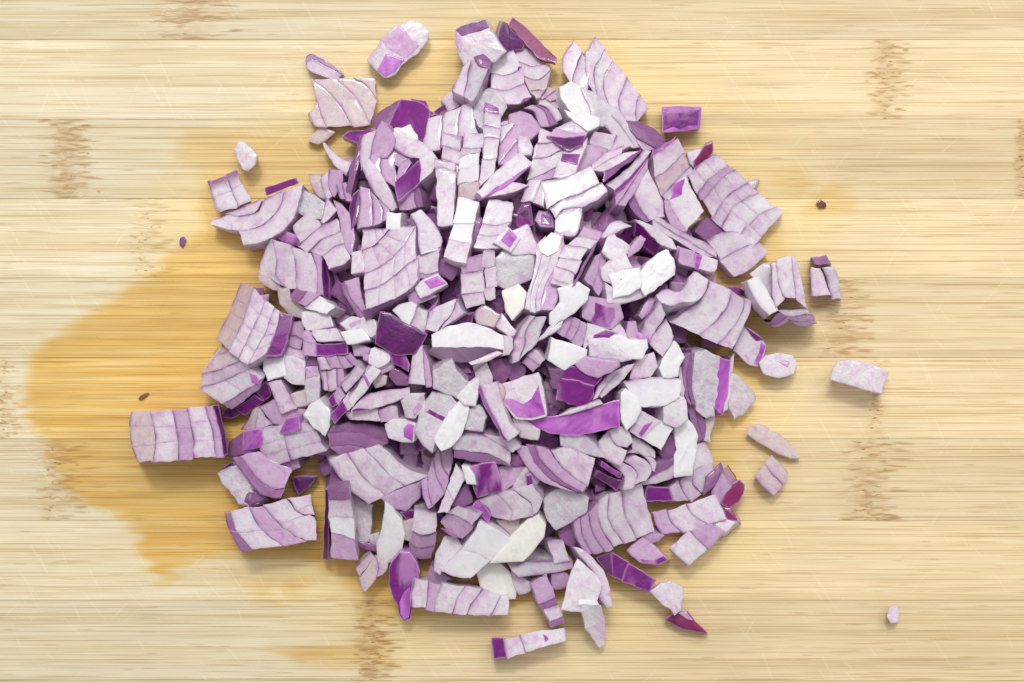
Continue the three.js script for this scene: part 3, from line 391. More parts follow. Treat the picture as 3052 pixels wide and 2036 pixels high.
G('white middle section of the long wavy white strip', 8, 'w', [[110,89],[127,78],[134,85],[137,105],[124,114],[110,108]], {});
S('slim pale edge running along the long wavy white strip', 7.5, 'p', [[125,45,128,80,128,110],[129,45,134,80,137,108]], {});
G('white tail end of the long wavy white strip, with wet glints', 7, 'W', [[122,113],[137,106],[148,125],[146,142],[142,170],[122,172],[125,135]], { rough: 2 });
S('mauve upright slab in shade beside the rough white column', 5, 'mm', [[135,30,129,45,136,86],[141,27,136,60,141,90],[147,25,142,60,147,92]], {});
G('rough white column next to the long violet stripe', 7, 'w', [[146,30],[158,26],[174,33],[171,60],[168,100],[160,102],[148,96],[143,60]], { rough: 1.8 });
S('long upright violet stripe of skin at the pile side below the ring slice', 6, 'xp', [[174,31,170,60,168,90],[187,35,185,68,178,99],[191,30,188,68,183,96]], { ln: .1 });
G('white rough wedge outermost on the pile side, below the ring slice', 3.5, 'w', [[186,50],[198,57],[213,75],[215,83],[200,100],[191,105],[185,85]], { rough: 1.8 });
S('mauve slabs below the rough white column', 4, 'mm', [[136,88,142,115,150,134],[146,92,150,115,155,130],[152,98,158,110,157,126]], {});
G('narrow pale bit hanging below the long upright violet stripe', 4, 'k', [[158,103],[169,98],[168,110],[162,128],[164,132],[155,129]], {});
T(1250, 940);
G('white lump torn in layers, just below the shaded hollow of the white oval slice', 9, 'w', [[16,66],[26,60],[37,52],[46,68],[57,78],[44,96],[30,90],[18,86]], { rough: 1.5 });
G('pale lump marked with a small violet bar, beside the white fibrous chunk', 8.6, 'g', [[3,108],[15,90],[35,92],[46,107],[32,122],[20,142],[16,160],[4,150],[-4,135]], { k: [['v', [[8,113],[12,109],[30,119],[28,124]]]] });
G('small white flap between torn white lump and violet-edged curved strip', 8.5, 'w', [[44,95],[57,79],[68,70],[69,85],[65,105],[52,104]], {});
G('white fibrous chunk with streaks, pointing up beside the small violet bar', 10, 'W', [[18,145],[30,122],[42,105],[54,97],[58,110],[50,135],[38,152],[27,157]], { rough: 1.6 });
G('glossy nugget with purple rim beside the white fibrous chunk', 8, 'g', [[56,110],[70,105],[77,118],[72,135],[53,133]], { rough: 1.6 });
G('pinkish cube below the corner of the broad tinted block', 6.5, 'p', [[110,122],[120,122],[140,133],[138,146],[118,142]], {});
T(600, 1340);
S('dusky mauve slabs with dark bent lines, descending below the white gridded pair', 3.5, 'ml', [[36,10,50,30,65,48,80,56,92,57],[45,7,58,25,72,40,84,46,97,45],[67,2,84,14,100,20,106,23,103,32]], { h: 11 });
G('silvery wet rounded piece with dark purple ends, below the lone gridded block', 1, 'g', [[20,29],[28,21],[37,15],[50,28],[64,44],[75,55],[66,62],[55,66],[45,62],[30,44]], { h: 8, rough: 2, k: [['m', [[58,46],[66,46],[75,55],[65,62],[55,66],[50,60]]], ['d', [[22,24],[37,14],[40,18],[28,22]]]] });
G('small dark purple triangle of skin alone on the board near the wide slanted-line slab', 0, 'd', [[107,33],[121,31],[135,31],[125,43],[114,52],[110,42]], { h: 4 });
S('wide slab with slanted purple lines lying alone on the board, mauve at one end', 0, 'mplpp', [[26,72,32,93,46,118],[33,73,42,97,58,117],[56,67,65,87,80,103,95,113],[72,65,88,84,108,100,123,107],[99,58,118,77,131,78,135,106],null,[100,57,117,76,131,76],[128,53,130,64,132,75]], { h: 12, cuts: 1 });
S('upright purple block with white middle and violet side, standing next to the wide slanted-line slab', 1, 'mpWld', [[148,45,172,45],[148,58,174,59],[149,79,178,79],[152,97,180,106],[152,127,183,130],null,[145,46,143,100,142,127],[148.5,46,149,100,149,130]], { h: 14, ln: .5, dr: [0,0,0,0,0,5,2] });
G('grey glassy bit with rough side behind the upright purple block', .5, 'g', [[176,55],[190,61],[200,65],[197,85],[195,107],[183,110],[181,80]], { rough: 1.5 });
G('thin lilac rod joining the upright purple block to the creamy pointed piece', 0, 'm', [[180,107],[192,109],[206,113],[205,119],[190,116],[181,113]], { h: 6, th: 3 });
S('large three-striped pale chunk pointing towards the pile centre, above the creamy pointed piece', 5, 'ppw', [[150,13,161,31,175,49,195,65],[171,6,181,21,196,40,216,55],[191,0,203,13,217,28,237,43],[208,-6,222,6,240,22,267,30]], {});
G('creamy pointed piece standing like a tooth beside the beaded violet skin', 6, 'W', [[215,62],[225,70],[233,83],[236,100],[234,115],[228,128],[215,133],[205,128],[206,107],[211,95]], {});
G('tiny glinting crumb between upright purple block and creamy pointed piece', 2, 'g', [[196,101],[207,98],[207,112],[198,111]], { rough: 1.6 });
T(1150, 1280);
G('lilac slab beneath the tip of the large three-striped pale chunk', 4, 'l', [[-5,80],[22,68],[41,61],[39,80],[22,95],[5,90]], {});
G('dark purple gap-filling scrap above the stepped white tile column', 3, 'd', [[18,97],[30,95],[38,96],[35,104],[24,103]], {});
G('dull beige nub beside the stepped white tile column', 4, 'k', [[18,110],[33,104],[33,119],[29,131],[20,126]], {});
S('fan of dusky lilac leaves between the three-striped chunk and the white tent', 4, 'llll', [[40,60,43,78,49,94],[49,55,49,75,54,91],[55,35,60,58,69,74],[62,22,66,44,74,56],[78,18,78,38,76,46]], {});
S('stepped white tile column, two lilac steps under a white top', 7, 'wll', [[37,93,49,94,61,98],[32,118,42,124,61,120],[29,133,41,139,58,136],[28,148,40,152,53,151]], { dr: [0,0,2,4] });
S('lens-shaped pale slice with a mauve underside, below the pinkish cube', 7.5, 'pmp', [[80,8,100,5,118,8,146,26],[79,23,100,26,122,29,146,41],[78,33,100,37,125,40,144,42],null,[112,6,134,19,147,27],[138,8,150,12,158,20]], {});
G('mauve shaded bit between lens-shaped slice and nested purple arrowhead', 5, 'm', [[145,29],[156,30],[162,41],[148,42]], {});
G('violet tile with vertical wet streaks beside the white tent', 8, 'v', [[98,45],[112,41],[127,39],[132,55],[135,71],[121,75],[107,79],[102,62]], { rough: 1.8 });
S('slim white bar leaning as one leg of the white tent', 8.2, 'wp', [[82,40,95,54],[71,69,79,83],[60,98,71,97]], { ln: .3 });
G('short bright white flap forming the peak of the white tent', 9, 'W', [[89,43],[97,44],[102,54],[104,63],[94,62],[92,52]], {});
G('mauve flap between the two legs of the white tent', 6, 'm', [[80,82],[95,63],[101,85],[92,90],[78,89]], {});
S('chunk of three white layers with a violet outer skin, below the wet streaked violet tile', 8, 'xppp', [[101,90,112,101,120,110],[108,82,118,92,123,101],[127,74,138,84,146,95,145,106],[150,71,160,80,170,88,172,101],[172,65,184,84,179,98]], { ln: .7 });
G('violet thorn-shaped sliver on top of the three white layers', 9, 'v', [[164,55],[170,54],[170.5,66],[169,78],[166,66]], { th: 2 });
S('pale pair of layers with a violet keel, beside the stepped white tile column', 7.5, 'pl', [[84,88,100,94,113,99],[70,97,86,102,101,113],[62,108,74,121,88,127]], { k: [['v', [[63,115],[72,117],[82,122],[88,127],[79,126]]]] });
G('dull pinkish slab behind the wet streaked violet tile', 5, 'l', [[130,44],[158,41],[162,43],[152,62],[136,72]], {});
G('pale slab tucked under the point of the nested purple arrowhead', 6, 'p', [[148,71],[156,55],[165,45],[181,58],[173,67],[160,70]], {});
G('pale beige crumb below the three white layers', 5, 'k', [[130,107],[155,105],[154,112],[145,121]], {});
S('nested purple arrowhead, concentric pointed layers darkening outwards', 8, 'lmlp', [[149,18,160,38,178,58,202,68],[165,19,173,38,195,60,222,73],[175,20,183,38,205,60,231,75],[193,25,200,38,218,55,236,67],[207,19,226,26,244,34]], {});
G('large glassy wedge with a bright lower rim below the nested purple arrowhead', 7, 'g', [[184,83],[200,70],[220,73],[236,80],[233,95],[215,108],[200,117],[190,107]], { rough: 1.3 });
G('dusky mauve wedge at the side of the seven-layer fan block', 5, 'm', [[202,121],[215,107],[223,130],[217,137],[208,132]], {});
T(1000, 1580);
S('dull beige twin flaps hanging under the creamy pointed piece', 1, 'kk', [[22,45,32,34,41,27],[29,54,38,42,46,31],null,[28,58,29,66,34,74],[46,31,50,42,48,56],[62,38,62,44,55,54]], { h: 8 });
G('beaded violet skin strip with a tongue-like tail, at the bottom edge of the pile', 2, 'v', [[75,27],[86,27],[93,37],[98,50],[94,62],[90,75],[89,90],[87,103],[80,106],[75,99],[73,88],[68,80],[64,62],[63,46],[67,37]], { h: 9, rough: 1.8, k: [['x', [[75,84],[80,72],[87,66],[87.5,90],[86,102],[80,105],[76,98]]]] });
S('striped bar of six pale layers lying beneath the cream ball', 2, 'wlppww', [[92,57,88,75,88,90],[109,60,107,77,105,91],[124,62,118,78,115,94],[150,65,142,80,136,97],[171,69,159,86,152,100],[192,79,186,90,180,101],[201,79,202,90,201,101]], { h: 11 });
G('cream coloured ball-like piece touching the striped bar', 5, 'c', [[165,50],[170,42],[180,38],[192,40],[203,50],[211,66],[209,80],[197,81],[184,79],[172,73]], { rough: .7 });
S('whitest long slab with one faint crosswise line, near the cream ball', 9, 'WW', [[122,48,140,54,157,56],[146,23,164,28,180,37],[168,-11,190,0,206,12]], { ln: .25 });
G('pale rounded layer beneath the whitest long slab', 6, 'p', [[115,47],[118,28],[128,8],[142,10],[148,22],[134,38],[122,52]], {});
G('lilac bit at the board gap under the pale rounded layer', 2, 'l', [[107,55],[112,42],[122,50],[136,58],[122,61],[110,61]], {});
T(1150, 1280);
G('cream bar wedged against the whitest long slab, yellowish along one side', 9.5, 'c', [[146,126],[165,106],[178,100],[186,113],[184,125],[172,140],[160,153],[140,155],[122,156],[130,146]], { rough: .7 });
T(1700, 1260);
S('white lens-shaped slice under the end of the long violet wedge', 8, 'w', [[-12,10,8,11,25,20,33,30],[-12,26,5,32,22,38,40,41]], {});
S('hook-shaped lilac slice beneath the small rounded nub', 8, 'p', [[30,22,38,40,58,51],[45,7,50,22,65,31]], {});
G('small rounded nub with purple rim above the hook-shaped lilac slice', 9, 'p', [[47,10],[57,5],[66,10],[72,22],[66,28],[57,26],[50,20]], {});
G('pale slanting scrap beneath the white end of the two-tone cube', 6, 'p', [[71,17],[80,20],[98,33],[98,41],[86,37],[74,31]], {});
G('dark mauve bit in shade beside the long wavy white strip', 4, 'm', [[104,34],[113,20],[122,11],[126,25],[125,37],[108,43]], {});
S('pale stacked chunk with twin violet bars on its end, near the nested purple arrowhead', 8, 'vxppp', [[27,63,55,79],[32,56,60,68],null,[37,52,60,66],[39,46,62,60],null,[42,44,55,53,62,62,60,78],[62,46,72,52,78,60,74,74],[76,39,90,46,96,56,88,69],null,[66,37,80,37,92,45,97,56],[73,32,88,34,100,44,100,58]], { ln: .6, dr: [3,0,1,0,0,0,0,1,1] });
S('long mauve arc curving under the wavy white strip tail', 5.5, 'mp', [[102,44,112,44,123,40],[81,71,100,61,115,52,124,44],[84,74,105,70,125,62,142,52]], {});
G('pale corner slice at the pile edge by the tail of the wavy white strip', 4, 'p', [[146,26],[157,24],[163,36],[168,48],[152,50],[141,56],[142,40]], {});
S('violet-capped block of pale layers near the maroon rod', 5.5, 'vppp', [[90,75,88,92],[115,76,120,92],[126,67,131,80,139,91],[142,57,142,70,152,82],[166,46,168,58,159,78]], { ln: .8 });
G('dusky mauve flap folded over the violet-capped block', 6.5, 'm', [[157,74],[160,63],[168,55],[175,47],[178,56],[168,73],[156,84]], { th: 3 });
G('lilac slab leaning by the maroon rod', 3.5, 'l', [[165,82],[172,70],[178,58],[187,75],[179,90],[172,93]], {});
G('maroon rod sticking out over the board at the pile edge', 2.5, 'r', [[176,94],[184,80],[190,72],[197,67],[203,73],[201,83],[196,92],[185,99]], {});
G('maroon chip directly below the maroon rod', 2, 'r', [[178,97],[188,100],[192,107],[195,114],[184,112]], {});
S('white-ended three-layer chunk beneath the violet-capped block', 5, 'lpw', [[96,107,100,120,107,132],[113,103,118,116,131,129],[134,95,142,107,160,119],[168,83,175,97,182,111]], {});
G('pale scrap below the white-ended three-layer chunk', 4, 'p', [[159,120],[182,111],[195,115],[178,128],[166,125]], {});
G('lilac foot sliver under the white-ended three-layer chunk', 2, 'l', [[84,133],[96,129],[109,132],[102,138],[93,141]], {});
S('seven-layer fan block shading from lilac to white, the most layered piece on the pile', 7, 'lllppw', [[4,116,5,130,18,158],[12,111,13,130,26,154],[21,104,24,124,40,151],[33,92,33,115,50,146],[45,84,44,112,62,142],[60,79,64,108,78,137],[84,73,90,97,99,128]], {});
S('pale outermost block with a lilac square on it, over the board below the white-ended chunk', 2, 'wl', [[115,149,138,169],[140,126,161,149],[162,119,178,128]], { h: 9 });
G('lilac bit poking from under the seven-layer fan block', 4, 'l', [[0,142],[8,136],[20,156],[32,170],[20,172],[8,160]], {});
T(1550, 1540);
G('dusky lilac triangular slice with dark purple rim, on the board by the violet-ended strip', 1, 'l', [[125,40],[134,31],[143,24],[152,31],[162,40],[172,50],[160,56],[140,53],[132,46]], { h: 7, k: [['v', [[140,50],[155,51],[168,46],[172,50],[160,56],[145,54]]]] });
S('long violet skin bar with wet glints reaching out over the board', 1.5, 'dvv', [[89,49,102,67],[107,42,109,71],[127,54,119,76],[160,74,151,88]], { ln: 0, h: 8, th: 6 });
G('white chunk at the tip of the long violet skin bar', 0, 'w', [[153,87],[164,79],[175,77],[189,82],[189,95],[188,108],[181,114],[174,106],[163,97]], { h: 8, rough: 1.4 });
G('dark maroon leaf-shaped skin sliver touching the white chunk, outermost below the pile', 0, 'r', [[170,120],[180,113],[195,111],[203,122],[212,129],[219,136],[206,134],[190,130],[178,125]], { h: 4, k: [['l', [[184,113],[194,111],[202,121],[195,120]]]] });
S('narrow pale stub pointing up from the pale crossing bar', 7, 'p', [[32,28,49,27],[41,55,59,51]], {});
S('pale crossing bar with lilac end, beside the cream ball', 8, 'w', [[-11,62,10,53,40,52,62,51],[-2,71,20,68,40,65,62,61]], {});
G('pale bit under the pale crossing bar', 5, 'p', [[-10,64],[2,72],[13,79],[10,87],[-1,90],[-8,78]], {});
S('strip with two purple bands hanging over the board from the pale crossing bar', 4, 'lmpm', [[12,78,30,67],[22,103,41,94],[27,110,44,103],[34,124,50,117],[37,130,52,123]], { h: 10, ln: .6 });
G('white translucent apron-shaped piece above the folded white flag', 5, 'w', [[67,50],[78,60],[90,72],[94,80],[90,97],[72,111],[49,108],[54,88],[60,66]], { h: 12 });
S('drooping lilac leaves beside the white apron-shaped piece', 4, 'p', [[60,35,80,58,92,76,93,95,101,106],[74,38,95,60,104,78,108,104]], { h: 12 });
S('folded white flag-shaped piece with a bright flat top, lowest point of the pile edge', 3, 'Www', [[70,98,91,97],[70,104,94,103],[76,130,99,118],[93,154,98,150]], { h: 13, ln: 0, dr: [0,0,4,9] });
S('lone pale bar with a dark violet end, lying below the pile', 0, 'vpw', [[-34,143,-31,168],[-19,143,-15,166],[0,139,6,159],[52,131,54,147]], { h: 9, k: [['x', [[27,137],[31,139],[34,143],[30,146]]]] });
G('lilac knob between the pale crossing bar and lilac leaves', 4, 'l', [[37,68],[52,66],[62,78],[48,84],[39,84]], {});
T(2150, 980);
G('lone white tilted block on the board, far off the pile beyond the ring slice', 0, 'w', [[128,59],[131,48],[136,38],[150,37],[180,44],[194,50],[190,62],[186,76],[175,73],[150,66]], { h: 8, rough: 1.3 });
G('translucent tan flake stretched on the board below the pile-side white wedge', 0, 'k', [[30,122],[36,113],[45,112],[60,120],[75,130],[85,140],[92,151],[80,151],[60,142],[42,131]], { h: 3 });
S('small tan two-layer block just below the translucent tan flake', 0, 'kk', [[38,173,59,195],[50,158,72,183],[58,148,78,168]], { h: 5 });
G('tiny pale bit alone on bare board, farthest of all from the pile', 0, 'p', [[197,326],[203,324],[207,330],[206,342],[198,343],[195,335]], { h: 4, n: 'onion_crumb' });
T(580, 400);
G('tiny lilac shred on the board beside the crescent chunk', 0, 'm', [[-16,122],[-13,121],[-11,124],[-14,131],[-16,128]], { h: .7, n: 'onion_shred' });

// ---------- onion: shapes ----------
const mm = (v) => v / .08;                                 // millimetres to layout units
function sampler(line, bow) {                              // even points along a layer line
  const l = line.length === 2 ? [line[0], [(line[0][0] + line[1][0]) / 2 + bow[0], (line[0][1] + line[1][1]) / 2 + bow[1]], line[1]] : line;
  const c = new THREE.CatmullRomCurve3(l.map(([x, y]) => new THREE.Vector3(x, y, 0)), false, 'centripetal'); c.arcLengthDivisions = 60;
  return (t) => { const p = c.getPointAt(clamp(t)); return [p.x, p.y]; };
}
function stations(L) {                                     // distances across a face: dense at both edges (mm)
  const e = [0, .12, .3, .62, 1.1].filter((d) => d < L * .46), out = [...e], gap = L - 2 * e[e.length - 1], n = Math.max(1, Math.round(gap / 1.0));
  for (let i = 1; i < n; i++) out.push(e[e.length - 1] + gap * i / n);
  for (let i = e.length - 1; i >= 0; i--) out.push(L - e[i]);
  return out.map((d) => d / L);
}
// A closed slab: top vertices with triangles, an outer loop, walls down to a base.
function slab(top, tris, loop, ctx) {
  const P = [], C = [], N = [], I = [], { base, wall, rough, lean, sl = [0, 0] } = ctx;
  for (const t of top) { P.push(t.p); C.push(t.c); }
  I.push(...tris);
  const nTop = top.length, m = loop.length; let cx = 0, cy = 0; for (const i of loop) { cx += top[i].p[0] / m; cy += top[i].p[1] / m; }
  const rows = 4;
  for (let r = 0; r <= rows; r++) for (const i of loop) {
    const t = top[i], f = r / rows, zz = t.p[2] + (base(t.p[0], t.p[1]) - t.p[2]) * f, k = f * lean;
    const q = mm(.22 * rough) * Math.sin(f * 3.1) * vn(t.p[0] * .03 + 5, t.p[1] * .03 + zz * .4);
    const sh = mm(Math.max(0, t.p[2] - zz)); P.push([t.p[0] + (cx - t.p[0]) * k + q + sh * sl[0], t.p[1] + (cy - t.p[1]) * k + q + sh * sl[1], zz]); C.push(r === 0 ? t.c : wall(t, f));
  }
  for (let r = 0; r < rows; r++) for (let i = 0; i < m; i++) { const a = nTop + r * m + i, b = nTop + r * m + (i + 1) % m; I.push(a, a + m, b, b, a + m, b + m); }
  const bc = P.length; P.push([cx, cy, base(cx, cy)]); C.push(wall(top[loop[0]], 1));
  for (let i = 0; i < m; i++) I.push(bc, nTop + rows * m + (i + 1) % m, nTop + rows * m + i);
  return { P, C, I };
}
function toGeo({ P, C, I }, o) {                           // o: the thing's origin in metres
  const pos = new Float32Array(P.length * 3), col = new Float32Array(P.length * 3), uv = new Float32Array(P.length * 2);
  P.forEach(([x, y, z], i) => { const f = SC * (1 - z * .001 / CAMH); pos[i * 3] = (x - CX) * f - o[0]; pos[i * 3 + 1] = z * .001 - o[1]; pos[i * 3 + 2] = (y - CY) * f - o[2]; col.set(C[i], i * 3); uv[i * 2] = (x + z * 9) / 190; uv[i * 2 + 1] = (y + z * 7) / 190; });
  const g = new THREE.BufferGeometry(); g.setAttribute('position', new THREE.BufferAttribute(pos, 3)); g.setAttribute('color', new THREE.BufferAttribute(col, 3)); g.setAttribute('uv', new THREE.BufferAttribute(uv, 2)); g.setIndex(I);
  // outward winding, then normals
  let vol = 0; for (let i = 0; i < I.length; i += 3) { const [a, b, c] = [I[i] * 3, I[i + 1] * 3, I[i + 2] * 3]; vol += pos[a] * (pos[b + 1] * pos[c + 2] - pos[b + 2] * pos[c + 1]) - pos[a + 1] * (pos[b] * pos[c + 2] - pos[b + 2] * pos[c]) + pos[a + 2] * (pos[b] * pos[c + 1] - pos[b + 1] * pos[c]); }
  if (vol < 0) { const q = g.index.array; for (let i = 0; i < q.length; i += 3) { const t = q[i]; q[i] = q[i + 1]; q[i + 1] = t; } }
  g.computeVertexNormals(); return g;
}
const veins = (c, x, y, seed) => { const a = Math.cos(seed * 2.1), s = Math.sin(seed * 2.1), u = x * a + y * s, v = y * a - x * s, f = 1 + .30 * vn(u * .016 + seed, v * .15) + .22 * fbm(u * .02, v * .03 + seed); return [c[0] * f, c[1] * f * f, c[2] * f]; };
const tint = (c, x, y, seed, amt = 1) => { const f = 1 + amt * (.07 * fbm(x * .02 + seed, y * .02) + .05 * vn(x * .11, y * .11 + seed)); return [c[0] * f, c[1] * f * (1 - .04 * amt * Math.max(0, vn(x * .03 + 50, y * .03 + seed))), c[2] * f]; };

function stripSlab(st, u0, u1, pc, first) {
  const bw = pc.o.bow ? mm(pc.o.bow) * .3 : 0, mid = (l) => l[Math.floor(l.length / 2)];
  const dirx = st.b[0][0] + st.b[st.b.length - 1][0] - st.a[0][0] - st.a[st.a.length - 1][0], diry = st.b[0][1] + st.b[st.b.length - 1][1] - st.a[0][1] - st.a[st.a.length - 1][1], dl = Math.hypot(dirx, diry) || 1;
  const jb = ((pc.seq * 7 + st.n * 3) % 5 - 2) * 1.1, jb2 = ((pc.seq * 7 + (st.n + 1) * 3) % 5 - 2) * 1.1;
  const A = sampler(st.a, [dirx / dl * (bw + jb), diry / dl * (bw + jb)]), B = sampler(st.b, [dirx / dl * (bw + jb2), diry / dl * (bw + jb2)]);
  const a0 = A(u0), a1 = A(u1), b0 = B(u0), b1 = B(u1), am = A((u0 + u1) / 2), bm = B((u0 + u1) / 2);
  const Lu = .08 * Math.max(Math.hypot(a0[0] - am[0], a0[1] - am[1]) + Math.hypot(a1[0] - am[0], a1[1] - am[1]), Math.hypot(b0[0] - bm[0], b0[1] - bm[1]) + Math.hypot(b1[0] - bm[0], b1[1] - bm[1]));
  const Lv = .08 * Math.max(Math.hypot(am[0] - bm[0], am[1] - bm[1]), Math.hypot(a0[0] - b0[0], a0[1] - b0[1]), Math.hypot(a1[0] - b1[0], a1[1] - b1[1]));
  const ul = Math.hypot(a1[0] - a0[0], a1[1] - a0[1]) || 1, ex = (a1[0] - a0[0]) / ul, ey = (a1[1] - a0[1]) / ul, slipd = mm(.55) * vn((st.n % 11) * 7.3 + pc.seq * 1.7, 3.3 + pc.seq);
  const us = stations(Math.max(Lu, .6)), vs = stations(Math.max(Lv, .5)), nu = us.length, nv = vs.length, top = [], tris = [], loop = [];
  const fair = .55 * ((pc.seq * 29 + (st.n % 11) * 41) % 97) / 97, base = st.c === 'p' ? mix3(COL.p, COL.W, fair) : COL[st.c], sk = isSkin(st.c), ln = pc.o.ln ?? .85, rough = pc.o.rough ?? 1, seed = pc.seq * 3.7 + st.n * 1.3 + u0 * 5, gap = .004 / Math.max(Lv, .5), gapu = .0 / Math.max(Lu, .6);
  const lk = .72 + .28 * ((st.n * 13 + pc.seq * 7) % 5) / 4, hard = (st.n * 31 + pc.seq * 17) % 7 / 7;
  for (let j = 0; j < nv; j++) for (let i = 0; i < nu; i++) {
    const u = u0 + (u1 - u0) * (gapu + us[i] * (1 - 2 * gapu)), v = gap + vs[j] * (1 - 2 * gap), p = A(u), q = B(u);
    let x = p[0] + (q[0] - p[0]) * v + ex * slipd, y = p[1] + (q[1] - p[1]) * v + ey * slipd;
    const du = Math.min(us[i], 1 - us[i]) * Lu, dv = Math.min(vs[j], 1 - vs[j]) * Lv, d = Math.min(du, dv);
    const wob = mm(.2 * rough) * Math.exp(-d / .5); x += wob * (vn(x * .05, y * .05 + 3) + .5 * vn(x * .19, y * .19 + 3)); y += wob * (vn(x * .05 + 40, y * .05) + .5 * vn(x * .19 + 40, y * .19));
    const z = pc.top(x, y) - (st.da + (st.db - st.da) * vs[j]) + pc.bulge * (pc.o.cuts ? .8 : .45) * (1 - Math.exp(-d / .7)) - .035 * Math.exp(-d / .1) + .14 * rough * fbm(x * .02 + pc.seq, y * .02) + .035 * rough * vn(x * .16, y * .16 + pc.seq) + (hard - .5) * (pc.o.cuts ? .08 : .3);
    let c = tint(base, x, y, seed);
    if (pc.o.ga && us[i] < 1) { const uu = u; c = mix3(c, mix3(COL[pc.o.ga], COL.m, .35), sstep(.42, .02, uu + .05 * vn(x * .05, y * .05)) * .95); }
    if (sk) { c = veins(c, x, y, seed); c = mix3(c, RIM, .75 * Math.exp(-d / .1)); c = mix3(c, RIM, .22 * sstep(.2, .8, vn(x * .03 + seed, y * .012)) * (st.c === 'd' ? .2 : 1)); }
    else {
      const dA = vs[j] * Lv, dB = (1 - vs[j]) * Lv, w = .75 + .5 * vn(x * .05 + seed, y * .05);
      c = mix3(c, LILAC, clamp(ln * (.85 * Math.exp(-dA / .85) + .3 * Math.exp(-dB / .5) + .22 * (((st.n % 11) * 5 + pc.seq * 3) % 4) / 3) * w)); c = mix3(c, PURP, clamp(ln * lk * (1.05 * Math.exp(-((dA / .36) ** 2)) + .6 * Math.exp(-dB / .13)) * w));
      c = mix3(c, LILAC, (pc.o.cuts ? .42 : .2) * Math.exp(-du / .3)); if ('pwk'.includes(st.c)) c = mix3(c, LILAC, (st.c === 'p' ? .5 : .28) * sstep(.05, .75, fbm(x * .018 + seed, y * .018)));
    }
    top.push({ p: [x, y, z], c, s: sk });
  }
  for (let j = 0; j + 1 < nv; j++) for (let i = 0; i + 1 < nu; i++) { const a = j * nu + i; tris.push(a, a + 1, a + nu, a + 1, a + nu + 1, a + nu); }
  for (let i = 0; i < nu; i++) loop.push(i); for (let j = 1; j < nv; j++) loop.push(j * nu + nu - 1); for (let i = nu - 2; i >= 0; i--) loop.push((nv - 1) * nu + i); for (let j = nv - 2; j > 0; j--) loop.push(j * nu);
  return slab(top, tris, loop, { base: pc.base, sl: pc.sl, rough, lean: .04, wall: (t, f) => sk ? mix3(t.c, base, .8) : tint(mix3(base, COL.m, 'Wwkc'.includes(st.c) ? .1 : .4), t.p[0] + f * 90, t.p[1], seed) });
}
